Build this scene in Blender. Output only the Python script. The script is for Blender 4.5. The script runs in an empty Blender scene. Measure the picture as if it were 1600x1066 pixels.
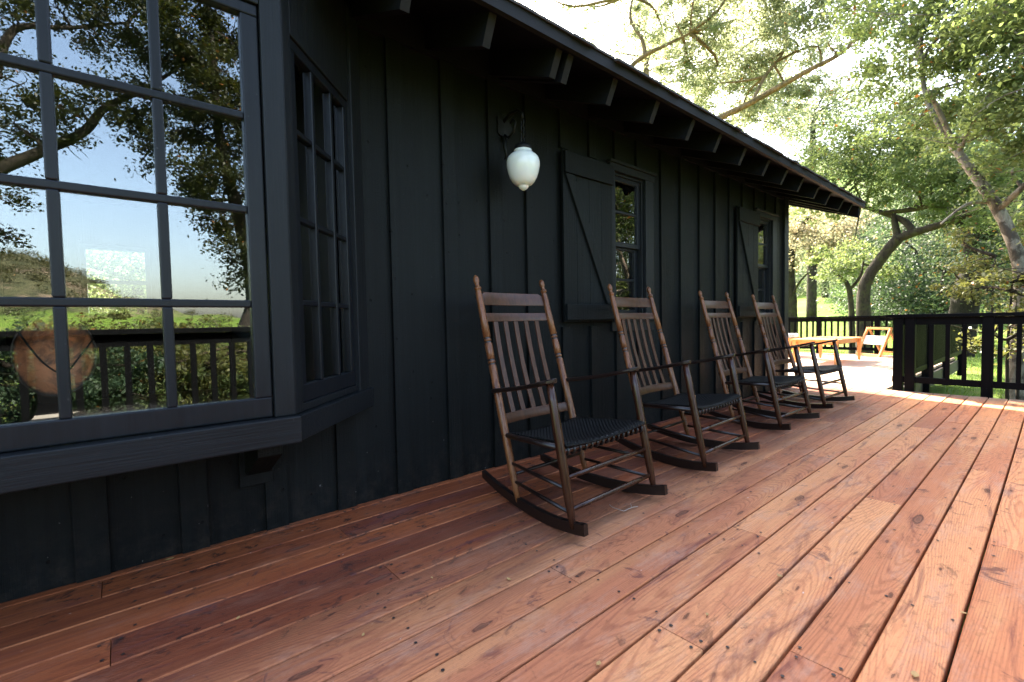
import bpy, math, random
import numpy as np
from mathutils import Vector, Matrix
random.seed(7)
rng = np.random.default_rng(11)
SC = bpy.context.scene
COL = SC.collection
R_ = math.radians

# ------------------------------------------------------------------ camera
CAM = np.array([0.0, -2.2617, 0.9])
th, ph, ro, fpx = R_(49.724), R_(2.318), R_(-1.105), 721.5
Fv = np.array([math.cos(th)*math.cos(ph), math.sin(th)*math.cos(ph), -math.sin(ph)])
R0 = np.array([math.sin(th), -math.cos(th), 0.0])
U0 = np.cross(R0, Fv)
Rv = math.cos(ro)*R0 + math.sin(ro)*U0
Uv = -math.sin(ro)*R0 + math.cos(ro)*U0
cam_d = bpy.data.cameras.new("camera")
cam = bpy.data.objects.new("camera", cam_d)
COL.objects.link(cam)
cam.matrix_world = Matrix(((Rv[0], Uv[0], -Fv[0], CAM[0]), (Rv[1], Uv[1], -Fv[1], CAM[1]),
                           (Rv[2], Uv[2], -Fv[2], CAM[2]), (0, 0, 0, 1)))
cam_d.sensor_width = 36.0
cam_d.lens = fpx/1600*36
cam_d.clip_start = 0.05
cam_d.clip_end = 2000
cam_d.dof.use_dof = True
cam_d.dof.focus_distance = 2.6
cam_d.dof.aperture_fstop = 3.6
SC.camera = cam

def at(px, py, dist):
    """world point at a horizontal distance along a sight line (used once to site the trees)"""
    v = Rv*(px-800)/fpx - Uv*(py-533)/fpx + Fv
    return CAM + v*(dist/math.hypot(v[0], v[1]))

def at_mirror(px, py, dist, ym=1.2617):
    """the same for what the bay window reflects: garden on the open side of the deck"""
    v = Rv*(px-800)/fpx - Uv*(py-533)/fpx + Fv
    v = v/math.hypot(v[0], v[1])
    return np.array([v[0]*dist, ym - v[1]*dist, 0.9 + v[2]*dist])

# ------------------------------------------------------------------ world
SUN = Vector((0.55, 0.94, 1.0)).normalized()
W = bpy.data.worlds.new("World"); SC.world = W
W.use_nodes = True
wn = W.node_tree; bg = wn.nodes["Background"]
sky = wn.nodes.new("ShaderNodeTexSky")
sky.sky_type = 'NISHITA'; sky.sun_disc = False
sky.sun_elevation = math.asin(SUN.z)
sky.sun_rotation = math.atan2(SUN.x, SUN.y)
sky.air_density = 1.0; sky.dust_density = 3.6; sky.ozone_density = 1.0
wn.links.new(sky.outputs[0], bg.inputs[0])
bg.inputs[1].default_value = 0.15
sd = bpy.data.lights.new("sun", 'SUN'); sd.energy = 4.5; sd.angle = R_(0.55); sd.color = (1, 0.95, 0.86)
so = bpy.data.objects.new("sun", sd); COL.objects.link(so)
so.rotation_euler = SUN.to_track_quat('Z', 'Y').to_euler()
so.location = (5, 9, 20)
SC.view_settings.view_transform = 'Standard'
SC.view_settings.look = 'None'
SC.view_settings.exposure = 3.2
SC.view_settings.use_white_balance = True
SC.view_settings.white_balance_temperature = 7000
SC.view_settings.white_balance_tint = 10
SC.view_settings.gamma = 1.0
SC.cycles.use_denoising = True
SC.cycles.max_bounces = 10
SC.cycles.transparent_max_bounces = 12
SC.cycles.sample_clamp_indirect = 8.0
SC.cycles.caustics_reflective = False
SC.cycles.caustics_refractive = False

# ------------------------------------------------------------------ node helper
class NT:
    def __init__(self, name):
        self.m = bpy.data.materials.new(name)
        self.m.use_nodes = True
        self.t = self.m.node_tree
        self.t.nodes.clear()
        self.out = self.t.nodes.new("ShaderNodeOutputMaterial")
    def n(self, typ, **kw):
        nd = self.t.nodes.new("ShaderNode"+typ)
        for k, v in kw.items():
            setattr(nd, k, v)
        return nd
    def put(self, sock, v):
        if isinstance(v, bpy.types.NodeSocket):
            self.t.links.new(v, sock)
        elif v is not None:
            if hasattr(sock.default_value, '__len__') and not hasattr(v, '__len__'):
                v = (v,)*len(sock.default_value)
            if hasattr(v, '__len__') and len(sock.default_value) == 4 and len(v) == 3:
                v = tuple(v)+(1,)
            sock.default_value = v
    def math(self, op, a, b=None, c=None, clamp=False):
        nd = self.n("Math", operation=op, use_clamp=clamp)
        for i, v in enumerate((a, b, c)):
            if v is not None: self.put(nd.inputs[i], v)
        return nd.outputs[0]
    def mix(self, fac, a, b, blend='MIX'):
        nd = self.n("Mix", data_type='RGBA', blend_type=blend)
        self.put(nd.inputs[0], fac); self.put(nd.inputs[6], a); self.put(nd.inputs[7], b)
        return nd.outputs[2]
    def noise(self, vec, scale, detail=3, rough=0.55, dist=0.0, dim='3D', w=None):
        nd = self.n("TexNoise", noise_dimensions=dim)
        if vec is not None and dim != '1D': self.put(nd.inputs['Vector'], vec)
        if w is not None: self.put(nd.inputs['W'], w)
        nd.inputs['Scale'].default_value = scale; nd.inputs['Detail'].default_value = detail
        nd.inputs['Roughness'].default_value = rough; nd.inputs['Distortion'].default_value = dist
        return nd.outputs[0]
    def ramp(self, v, lo, hi, a=0.0, b=1.0):
        nd = self.n("MapRange", interpolation_type='SMOOTHSTEP')
        self.put(nd.inputs[0], v)
        nd.inputs[1].default_value = lo; nd.inputs[2].default_value = hi
        nd.inputs[3].default_value = a; nd.inputs[4].default_value = b
        return nd.outputs[0]
    def coord(self, which='Object'):
        return self.n("TexCoord").outputs[which]
    def scale(self, vec, s):
        nd = self.n("Mapping"); self.put(nd.inputs[0], vec); nd.inputs['Scale'].default_value = s
        return nd.outputs[0]
    def xyz(self, x=0.0, y=0.0, z=0.0):
        nd = self.n("CombineXYZ")
        for i, v in enumerate((x, y, z)): self.put(nd.inputs[i], v)
        return nd.outputs[0]
    def sep(self, v):
        nd = self.n("SeparateXYZ"); self.put(nd.inputs[0], v); return nd.outputs
    def bump(self, height, strength=0.3, dist=0.01):
        nd = self.n("Bump"); self.put(nd.inputs['Height'], height)
        nd.inputs['Strength'].default_value = strength; nd.inputs['Distance'].default_value = dist
        return nd.outputs[0]
    def pbsdf(self, col, rough=0.5, normal=None, spec=0.5, metal=0.0, **kw):
        nd = self.n("BsdfPrincipled")
        self.put(nd.inputs['Base Color'], col); self.put(nd.inputs['Roughness'], rough)
        self.put(nd.inputs['Specular IOR Level'], spec); self.put(nd.inputs['Metallic'], metal)
        if normal is not None: self.put(nd.inputs['Normal'], normal)
        for k, v in kw.items(): self.put(nd.inputs[k.replace('_', ' ')], v)
        return nd.outputs[0]
    def done(self, shader):
        self.t.links.new(shader, self.out.inputs[0]); return self.m

# ------------------------------------------------------------------ materials
def mat_deck():
    t = NT("deck_wood")
    uv = t.n("UVMap", uv_map="UVMap").outputs[0]
    s = t.sep(uv); u, v = s[0], s[1]
    at_ = t.n("Attribute", attribute_name="bcol")
    c = t.sep(at_.outputs['Vector']); shade, kind, seed = c[0], c[1], c[2]
    obj = t.coord('Object'); o3 = t.sep(obj); ox, oy = o3[0], o3[1]
    sz = t.math('MULTIPLY', seed, 57.0)
    us = t.math('MULTIPLY_ADD', seed, 91.0, u)
    def bn(su, sv, scale=1.0, det=4, rough=0.6, dist=0.0, off=0.0):
        """noise along one board: su, sv frequencies along and across it"""
        return t.noise(t.xyz(t.math('MULTIPLY', us, su), t.math('MULTIPLY', v, sv), t.math('ADD', sz, off)), scale, det, rough, dist)
    # irregular knots
    warp = t.math('MULTIPLY_ADD', bn(9, 30, 1, 3, 0.6), 0.22, -0.11)
    kv = t.xyz(t.math('MULTIPLY_ADD', us, 2.6, warp), t.math('MULTIPLY_ADD', v, 10.0, warp), 0.0)
    vo = t.n("TexVoronoi", voronoi_dimensions='2D', feature='F1'); t.put(vo.inputs['Vector'], kv); vo.inputs['Scale'].default_value = 1.0
    kd = vo.outputs['Distance']; kc = t.sep(vo.outputs['Color'])
    pick = t.math('GREATER_THAN', kc[0], 0.80)
    ksize = t.math('MULTIPLY_ADD', t.math('POWER', kc[1], 3.0), 0.13, 0.03)
    krel = t.math('DIVIDE', kd, ksize)
    kmask = t.math('MULTIPLY', t.ramp(krel, 1.0, 0.35), pick)
    kring = t.math('MULTIPLY', t.ramp(t.math('ABSOLUTE', t.math('SUBTRACT', krel, 0.95)), 0.35, 0.05), pick)
    khalo = t.math('MULTIPLY', t.ramp(krel, 3.2, 0.7), pick)
    # growth rings of a flat sawn board: distance from a slowly wandering pith line
    wander = t.math('MULTIPLY_ADD', t.noise(None, 0.22, 1, 0.4, dim='1D', w=us), 0.30, -0.15)
    depth = t.math('MULTIPLY_ADD', t.noise(None, 0.26, 2, 0.45, dim='1D', w=t.math('ADD', us, 40.0)), 0.34, -0.075)
    dv = t.math('SUBTRACT', v, wander)
    rr = t.math('SQRT', t.math('ADD', t.math('MULTIPLY', dv, dv), t.math('MULTIPLY', depth, depth)))
    rr = t.math('ADD', rr, t.math('MULTIPLY', bn(1.2, 14, 1, 3, 0.55), 0.014))
    rr = t.math('ADD', rr, t.math('MULTIPLY', khalo, 0.018))
    ring = t.math('MULTIPLY_ADD', t.math('SINE', t.math('MULTIPLY', rr, 6.2832/0.0056)), 0.5, 0.5)
    late = t.math('MULTIPLY', t.ramp(ring, 0.50, 1.0), t.ramp(bn(0.7, 5, 1, 3, 0.6, 0, 9.0), 0.25, 0.6, 0.35, 1.0))
    fib = bn(5.0, 300.0, 1, 4, 0.65)
    fib2 = bn(1.4, 55.0, 1, 4, 0.65)
    # bare tan wood against what is left of a red stain, in patches along each board
    tan = t.mix(kind, (0.670, 0.305, 0.136), (0.640, 0.268, 0.120))
    rose = t.mix(kind, (0.585, 0.220, 0.100), (0.510, 0.180, 0.088))
    patch = t.ramp(t.math('ADD', bn(0.75, 5.0, 1.0, 6, 0.66, 0.4), t.math('MULTIPLY_ADD', shade, 0.22, -0.11)), 0.40, 0.60)
    base = t.mix(patch, rose, tan)
    base = t.mix(t.math('MULTIPLY', late, 0.36), base, t.mix(patch, (0.200, 0.055, 0.034), (0.330, 0.100, 0.046)))
    base = t.mix(t.ramp(fib, 0.38, 0.75, 0.0, 0.36), base, (0.230, 0.075, 0.044))
    base = t.mix(t.ramp(fib2, 0.52, 0.8, 0.0, 0.35), base, (0.270, 0.085, 0.050))
    # boards by the wall are a deeper red brown
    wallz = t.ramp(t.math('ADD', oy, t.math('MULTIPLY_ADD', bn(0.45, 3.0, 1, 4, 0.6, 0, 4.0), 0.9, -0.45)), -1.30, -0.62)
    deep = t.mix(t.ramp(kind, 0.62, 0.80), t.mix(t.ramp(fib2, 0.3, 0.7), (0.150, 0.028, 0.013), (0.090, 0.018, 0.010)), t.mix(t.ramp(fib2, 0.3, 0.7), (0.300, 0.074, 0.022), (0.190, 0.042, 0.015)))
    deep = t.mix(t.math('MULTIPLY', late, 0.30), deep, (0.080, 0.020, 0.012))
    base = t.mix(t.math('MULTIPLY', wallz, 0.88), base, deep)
    shn = t.math('MULTIPLY_ADD', shade, 0.20, 0.88)
    base = t.mix(1.0, base, t.xyz(shn, shn, shn), 'MULTIPLY')
    # worn edges, also tinted for the light their rounding catches
    edge = t.ramp(t.math('ABSOLUTE', v), 0.0645, 0.0695)
    base = t.mix(t.math('MULTIPLY', edge, t.ramp(bn(4, 3, 1, 3, 0.6, 0, 2.0), 0.35, 0.6, 0.0, 0.7)), base, (0.480, 0.165, 0.066))
    # purple brown tannin stains along the boards and a few black weathered blotches
    st = bn(1.5, 11.0, 1.0, 6, 0.70, 0.8, 7.0)
    base = t.mix(t.ramp(st, 0.53, 0.70, 0.0, 0.72), base, (0.120, 0.036, 0.034))
    cut = bn(7.0, 5.0, 1.0, 5, 0.70, 1.2, 13.0)
    base = t.mix(t.ramp(cut, 0.60, 0.69, 0.0, 0.70), base, (0.080, 0.032, 0.034))
    mold = t.noise(t.scale(obj, (5.5, 11.0, 1)), 1.0, 6, 0.75, 0.8)
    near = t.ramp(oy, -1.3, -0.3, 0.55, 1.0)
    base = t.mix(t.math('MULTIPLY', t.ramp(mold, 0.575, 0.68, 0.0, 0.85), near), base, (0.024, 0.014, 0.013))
    spk = t.noise(t.scale(obj, (15.0, 30.0, 1)), 1.0, 4, 0.7, 0.6)
    spm = t.ramp(t.noise(t.scale(obj, (1.6, 3.2, 1)), 1.0, 3, 0.6), 0.40, 0.62)
    base = t.mix(t.math('MULTIPLY', t.math('MULTIPLY', t.ramp(spk, 0.555, 0.63), spm), t.ramp(oy, -1.5, -0.35, 0.25, 0.92)), base, (0.022, 0.012, 0.011))
    # grey dry scuffs, and a patchy grey-brown band along the row of chairs
    sc = t.noise(t.scale(obj, (1.4, 4.0, 1)), 2.0, 7, 0.78)
    base = t.mix(t.math('MULTIPLY', t.ramp(sc, 0.48, 0.70, 0.0, 0.46), t.math('MULTIPLY_ADD', wallz, -0.72, 1.0)), base, (0.46, 0.285, 0.205))
    zone = t.math('MULTIPLY', t.ramp(t.math('ABSOLUTE', t.math('ADD', oy, 0.86)), 0.50, 0.10), t.ramp(ox, 0.3, 1.3))
    zn = t.ramp(t.noise(t.scale(obj, (0.8, 3.0, 1)), 2.2, 6, 0.74), 0.36, 0.62)
    base = t.mix(t.math('MULTIPLY', t.math('MULTIPLY', zone, zn), 0.55), base, (0.190, 0.090, 0.056))
    grit = t.noise(t.scale(obj, (60, 130, 1)), 1.0, 5, 0.75)
    base = t.mix(t.ramp(grit, 0.50, 0.68, 0.0, 0.28), base, (0.130, 0.062, 0.045))
    # knots
    base = t.mix(t.math('MULTIPLY', khalo, 0.34), base, (0.200, 0.062, 0.042))
    base = t.mix(t.math('MULTIPLY', kring, 0.75), base, (0.060, 0.024, 0.018))
    base = t.mix(t.math('MULTIPLY', kmask, 0.75), base, t.mix(kc[2], (0.030, 0.015, 0.012), (0.170, 0.085, 0.055)))
    # pale paint specks
    sp = t.noise(t.scale(obj, (34, 60, 1)), 1.0, 2, 0.5)
    base = t.mix(t.math('MULTIPLY', t.ramp(sp, 0.72, 0.79), t.ramp(t.noise(obj, 2.3, 2, 0.5), 0.5, 0.62, 0, 0.85)), base, (0.66, 0.54, 0.46))
    # the far sunny part is painted paler, for the glare of sun on it
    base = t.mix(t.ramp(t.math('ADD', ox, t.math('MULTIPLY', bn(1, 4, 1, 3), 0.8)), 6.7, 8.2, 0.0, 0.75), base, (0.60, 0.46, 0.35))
    hgt = t.math('ADD', t.math('MULTIPLY', late, 0.5), t.math('ADD', t.math('MULTIPLY', fib, 0.9), t.math('MULTIPLY', kmask, -0.8)))
    rough = t.math('MULTIPLY_ADD', fib2, 0.25, 0.50)
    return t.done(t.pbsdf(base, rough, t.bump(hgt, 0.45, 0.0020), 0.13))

def mat_siding(name="black_siding", vertical=True, scalev=1.0):
    t = NT(name)
    obj = t.coord('Object')
    g = t.n("NewGeometry")
    isl = g.outputs['Random Per Island']
    saw = t.noise(t.scale(obj, (7, 7, 240) if vertical else (240, 7, 7)), 1.0, 3, 0.7)
    grain = t.noise(t.scale(obj, (90, 90, 2.2) if vertical else (2.2, 90, 90)), 1.0, 4, 0.65)
    big = t.noise(obj, 2.2, 4, 0.6)
    col = t.mix(big, (0.0036, 0.0047, 0.0048), (0.0070, 0.0085, 0.0086))
    streak = t.noise(t.scale(obj, (38, 38, 1.3) if vertical else (1.3, 38, 38)), 1.0, 5, 0.7)
    shn = t.math('MULTIPLY', t.math('MULTIPLY_ADD', isl, 0.5, 0.75), t.math('MULTIPLY_ADD', streak, 1.3, 0.36))
    col = t.mix(1.0, col, t.xyz(shn, shn, shn), 'MULTIPLY')
    q = t.sep(obj); vo = t.n("TexVoronoi", feature='F1', voronoi_dimensions='2D'); t.put(vo.inputs['Vector'], t.xyz(q[0], t.math('MULTIPLY', q[2], 0.8), 0.0)); vo.inputs['Scale'].default_value = 9.0
    kc = t.sep(vo.outputs['Color'])
    hole = t.math('MULTIPLY', t.ramp(vo.outputs['Distance'], 0.055, 0.035), t.math('GREATER_THAN', kc[0], 0.72))
    col = t.mix(hole, col, (0.003, 0.003, 0.003))
    zz = t.sep(obj)[2]
    dust = t.math('MULTIPLY', t.ramp(zz, 0.30, 0.0), t.ramp(t.noise(obj, 14, 5, 0.75), 0.40, 0.75))
    col = t.mix(t.math('MULTIPLY', dust, 0.35), col, (0.050, 0.036, 0.028))
    chip = t.math('MULTIPLY', t.ramp(t.noise(t.scale(obj, (1, 1, 0.6)), 55, 2, 0.5), 0.735, 0.76), t.ramp(zz, 0.7, 0.0, 0.12, 0.8))
    col = t.mix(chip, col, (0.16, 0.15, 0.14))
    hgt = t.math('ADD', t.math('ADD', t.math('MULTIPLY', saw, 0.7), grain), t.math('MULTIPLY', hole, -2.0))
    rough = t.math('MULTIPLY_ADD', saw, 0.22, 0.42)
    return t.done(t.pbsdf(col, rough, t.bump(hgt, 0.8, 0.0034), 0.11))

def mat_paint(name, col, rough=0.42, spec=0.5, grain=(2.2, 90, 90), bump=0.25):
    t = NT(name)
    obj = t.coord('Object')
    gr = t.noise(t.scale(obj, grain), 1.0, 4, 0.65)
    big = t.noise(obj, 3.0, 4, 0.6)
    k = t.math('MULTIPLY_ADD', big, 0.5, 0.75)
    k = t.math('MULTIPLY', k, t.math('MULTIPLY_ADD', gr, 0.9, 0.55))
    c = t.mix(1.0, col, t.xyz(k, k, k), 'MULTIPLY')
    chip = t.ramp(t.noise(obj, 48, 2, 0.5), 0.755, 0.785, 0, 0.6)
    c = t.mix(chip, c, (0.045, 0.045, 0.045))
    return t.done(t.pbsdf(c, t.math('MULTIPLY_ADD', gr, 0.25, rough-0.12), t.bump(gr, bump, 0.0025), spec))

def mat_wood(name, lo, hi, axis=(60, 60, 3), rough=0.32, spec=0.5, coat=0.0):
    t = NT(name)
    obj = t.coord('Object')
    gr = t.noise(t.scale(obj, axis), 1.0, 5, 0.62, 0.4)
    big = t.noise(obj, 5.0, 3, 0.5)
    c = t.mix(t.ramp(gr, 0.3, 0.7), lo, hi)
    k = t.math('MULTIPLY_ADD', big, 0.6, 0.7)
    c = t.mix(1.0, c, t.xyz(k, k, k), 'MULTIPLY')
    return t.done(t.pbsdf(c, t.math('MULTIPLY_ADD', gr, 0.16, rough-0.08), t.bump(gr, 0.12, 0.001), spec, Coat_Weight=coat, Coat_Roughness=0.18))

def mat_woven():
    t = NT("black_woven_seat")
    obj = t.coord('Object')
    s = t.sep(obj)
    wx = t.math('SINE', t.math('MULTIPLY', s[0], 6.2832/0.022))
    wy = t.math('SINE', t.math('MULTIPLY', s[1], 6.2832/0.022))
    w = t.math('MULTIPLY', wx, wy)
    c = t.mix(t.ramp(w, -0.6, 0.6), (0.0035, 0.0036, 0.0036), (0.0085, 0.0085, 0.0082))
    return t.done(t.pbsdf(c, 0.55, t.bump(w, 0.8, 0.005), 0.12))

def mat_simple(name, col, rough=0.5, metal=0.0, spec=0.5, nscale=12.0, var=0.3, **kw):
    t = NT(name)
    big = t.noise(t.coord('Object'), nscale, 4, 0.6)
    k = t.math('MULTIPLY_ADD', big, var*2, 1-var)
    c = t.mix(1.0, col, t.xyz(k, k, k), 'MULTIPLY')
    return t.done(t.pbsdf(c, rough, t.bump(big, 0.08, 0.003), spec, metal, **kw))

def mat_glass(name="window_glass", boost=2.5, wob=0.006):
    t = NT(name)
    fr = t.n("Fresnel"); fr.inputs[0].default_value = 1.5
    wv = t.noise(t.coord('Object'), 7.0, 1, 0.4)
    nb = t.bump(wv, wob, 0.01)
    gl = t.n("BsdfGlossy"); gl.inputs['Roughness'].default_value = 0.0; t.put(gl.inputs['Color'], (1, 1, 1))
    t.put(gl.inputs['Normal'], nb)
    tr = t.n("BsdfTransparent"); t.put(tr.inputs[0], (0.90, 0.94, 0.93))
    mx = t.n("MixShader")
    t.put(mx.inputs[0], t.math('MULTIPLY', fr.outputs[0], boost, clamp=True))
    t.t.links.new(tr.outputs[0], mx.inputs[1]); t.t.links.new(gl.outputs[0], mx.inputs[2])
    return t.done(mx.outputs[0])

def mat_leaf(name, dark, light, trans, tw=0.45, cl=0.9):
    """leaf colour varies from leaf to leaf and in clumps"""
    t = NT(name)
    g = t.n("NewGeometry"); r = g.outputs['Random Per Island']
    cn = t.noise(t.coord('Object'), cl, 3, 0.6)
    f = t.math('ADD', t.math('MULTIPLY', r, 0.6), t.math('MULTIPLY', t.ramp(cn, 0.3, 0.7), 0.5), clamp=True)
    c = t.mix(f, dark, light)
    old = t.math('GREATER_THAN', r, 0.991)
    c = t.mix(old, c, (0.22, 0.10, 0.03))
    d = t.pbsdf(c, 0.5, None, 0.28)
    tl = t.n("BsdfTranslucent")
    t.put(tl.inputs[0], t.mix(old, t.mix(f, t.mix(0.5, dark, trans), trans), (0.35, 0.14, 0.03)))
    mx = t.n("MixShader"); mx.inputs[0].default_value = tw
    t.t.links.new(d, mx.inputs[1]); t.t.links.new(tl.outputs[0], mx.inputs[2])
    return t.done(mx.outputs[0])

def mat_bark(name, a, b, patch=None, sc=6.0):
    t = NT(name)
    obj = t.coord('Object')
    n1 = t.noise(t.scale(obj, (1, 1, 0.35)), sc*3, 6, 0.7, 0.6)
    n2 = t.noise(obj, sc*0.55, 4, 0.6, 0.4)
    c = t.mix(t.ramp(n1, 0.3, 0.7), a, b)
    if patch: c = t.mix(t.ramp(n2, 0.5, 0.6, 0, 0.85), c, patch)
    return t.done(t.pbsdf(c, 0.85, t.bump(n1, 0.9, 0.03), 0.2))

def mat_ground():
    t = NT("grass_ground")
    obj = t.coord('Object')
    n1 = t.noise(obj, 0.35, 6, 0.65); n2 = t.noise(obj, 7.0, 5, 0.7); n3 = t.noise(obj, 0.06, 4, 0.6)
    c = t.mix(t.ramp(n2, 0.3, 0.7), (0.060, 0.115, 0.016), (0.125, 0.195, 0.034))
    c = t.mix(t.ramp(n1, 0.50, 0.66, 0, 0.8), c, (0.17, 0.20, 0.05))
    c = t.mix(t.ramp(n1, 0.66, 0.72, 0, 0.55), c, (0.20, 0.15, 0.09))
    far = t.math('MULTIPLY', t.ramp(t.sep(obj)[1], -60.0, -100.0), t.ramp(t.math('ADD', t.sep(obj)[2], t.math('MULTIPLY', n1, 8.0)), 6.5, 10.5))
    scrub = t.mix(t.ramp(n3, 0.42, 0.55), (0.135, 0.105, 0.078), (0.060, 0.062, 0.034))
    scrub = t.mix(t.ramp(t.noise(obj, 0.45, 6, 0.8), 0.48, 0.56, 0, 0.9), scrub, (0.030, 0.036, 0.020))
    c = t.mix(far, c, scrub)
    return t.done(t.pbsdf(c, 0.9, t.bump(n2, 0.8, 0.08), 0.1))

M = {}
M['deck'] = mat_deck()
M['screw'] = mat_simple("screw_hole", (0.018, 0.012, 0.010), 0.6)
M['siding'] = mat_siding()
M['trim'] = mat_paint("black_trim", (0.0078, 0.0093, 0.0108), 0.46, 0.17, bump=0.7)
M['trimv'] = mat_paint("black_trim_upright", (0.0078, 0.0093, 0.0108), 0.46, 0.17, grain=(90, 90, 2.2), bump=0.6)
M['sash'] = mat_paint("black_sash", (0.0068, 0.0082, 0.0105), 0.36, 0.20, grain=(60, 60, 3), bump=0.18)
M['soffit'] = mat_paint("black_soffit", (0.0068, 0.0076, 0.0104), 0.7, 0.05)
M['rafter'] = mat_paint("rafter_paint", (0.0125, 0.0120, 0.0135), 0.65, 0.12)  # lighter than the soffit for sky light on rafter ends; fascia shares it
M['shingle'] = mat_simple("shingle", (0.032, 0.027, 0.026), 0.85, nscale=40, var=0.5)
M['rail'] = mat_paint("black_railing", (0.0042, 0.0046, 0.0052), 0.5, 0.03, grain=(50, 50, 3), bump=0.15)
M['glass'] = mat_glass()
M['room'] = mat_simple("room_wall", (0.028, 0.045, 0.046), 0.8)
M['roomfloor'] = mat_simple("room_floor", (0.045, 0.030, 0.022), 0.5)
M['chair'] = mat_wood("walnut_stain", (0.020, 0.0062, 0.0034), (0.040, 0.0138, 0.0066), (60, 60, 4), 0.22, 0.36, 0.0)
M['chairp'] = mat_wood("walnut_post", (0.080, 0.026, 0.0100), (0.185, 0.072, 0.027), (60, 60, 4), 0.28, 0.32, 0.0)  # lighter than the legs, for tan highlights of light off the deck
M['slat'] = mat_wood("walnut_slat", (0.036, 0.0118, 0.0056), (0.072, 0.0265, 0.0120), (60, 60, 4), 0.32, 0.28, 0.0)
M['ring'] = mat_simple("dark_turned_ring", (0.016, 0.008, 0.006), 0.4)
M['woven'] = mat_woven()
M['cord'] = mat_simple("black_cord", (0.006, 0.006, 0.006), 0.36)
M['rocker'] = mat_wood("dark_rocker", (0.0075, 0.0038, 0.0030), (0.0140, 0.0070, 0.0050), (4, 60, 60), 0.34, 0.4, 0.1)
M['iron'] = mat_simple("black_iron", (0.0050, 0.0055, 0.0058), 0.5, 0.0, 0.2)
M['globe'] = mat_simple("opal_glass", (0.66, 0.69, 0.67), 0.10, var=0.02, Subsurface_Weight=0.35, Subsurface_Radius=(0.03, 0.03, 0.028), Subsurface_Scale=1.0)
def mat_copper():
    t = NT("old_copper"); obj = t.coord('Object')
    n1 = t.noise(obj, 16, 5, 0.7, 0.8); n2 = t.noise(obj, 60, 4, 0.7)
    q = t.sep(obj); rad = t.math('SQRT', t.math('ADD', t.math('POWER', q[0], 2.0), t.math('POWER', t.math('DIVIDE', q[2], 1.36), 2.0)))
    c = t.mix(t.ramp(n1, 0.36, 0.62), (0.20, 0.075, 0.042), (0.78, 0.26, 0.11))
    c = t.mix(t.ramp(n2, 0.55, 0.75, 0, 0.7), c, (0.75, 0.42, 0.25))
    c = t.mix(t.ramp(rad, 0.082, 0.090), c, (0.030, 0.014, 0.010))
    return t.done(t.pbsdf(c, 0.42, t.bump(n2, 0.3, 0.003), 0.5, 0.3))
M['copper'] = mat_copper()
M['old_metal'] = mat_simple("old_copper", (0.46, 0.135, 0.055), 0.42, 0.35, nscale=42, var=0.8)
M['teak'] = mat_wood("orange_teak", (0.56, 0.23, 0.075), (0.70, 0.34, 0.13), (4, 40, 40), 0.42, 0.4)
M['canvas'] = mat_leaf("white_canvas", (0.72, 0.70, 0.66), (0.80, 0.78, 0.74), (0.80, 0.78, 0.72), 0.4)
M['yleaf'] = mat_simple("fallen_leaf_yellow", (0.46, 0.33, 0.06), 0.6, nscale=60)
M['pleaf'] = mat_simple("fallen_leaf_pale", (0.40, 0.24, 0.085), 0.6, nscale=60)
M['twig'] = mat_simple("pale_twig", (0.34, 0.26, 0.21), 0.7)
M['leafA'] = mat_leaf("oak_leaf", (0.030, 0.052, 0.024), (0.125, 0.160, 0.062), (0.27, 0.34, 0.10), 0.48)
M['leafB'] = mat_leaf("oak_leaf_pale", (0.060, 0.078, 0.042), (0.215, 0.230, 0.135), (0.44, 0.48, 0.25), 0.54)  # pale leaf colours stand in for hazy glare over the crowns
M['leafC'] = mat_leaf("oak_leaf_dark", (0.014, 0.032, 0.018), (0.045, 0.076, 0.038), (0.10, 0.16, 0.06), 0.36)
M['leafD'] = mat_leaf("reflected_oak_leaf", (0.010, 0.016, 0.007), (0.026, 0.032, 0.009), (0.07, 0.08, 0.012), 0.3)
M['leafE'] = mat_leaf("shrub_leaf", (0.045, 0.060, 0.018), (0.120, 0.124, 0.040), (0.24, 0.24, 0.06), 0.4)
M['leafG'] = mat_leaf("scrub_leaf", (0.030, 0.036, 0.016), (0.085, 0.085, 0.036), (0.12, 0.12, 0.04), 0.3, 0.1)
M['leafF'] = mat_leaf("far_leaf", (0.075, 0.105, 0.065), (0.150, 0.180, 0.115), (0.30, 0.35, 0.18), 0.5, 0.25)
M['leafP'] = mat_leaf("dusty_pink_leaf", (0.130, 0.130, 0.075), (0.260, 0.220, 0.150), (0.50, 0.43, 0.25), 0.5)
M['barkdark'] = mat_bark("dark_bark", (0.018, 0.013, 0.010), (0.050, 0.037, 0.025), (0.050, 0.048, 0.020))
M['barkblack'] = mat_bark("blackish_bark", (0.012, 0.010, 0.008), (0.035, 0.028, 0.022))
M['barkpale'] = mat_bark("pale_bark", (0.16, 0.130, 0.10), (0.30, 0.26, 0.21), (0.055, 0.042, 0.034), 9.0)
M['barktan'] = mat_bark("tan_bark", (0.11, 0.070, 0.034), (0.21, 0.140, 0.07), (0.08, 0.058, 0.024))
M['ground'] = mat_ground()

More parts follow.
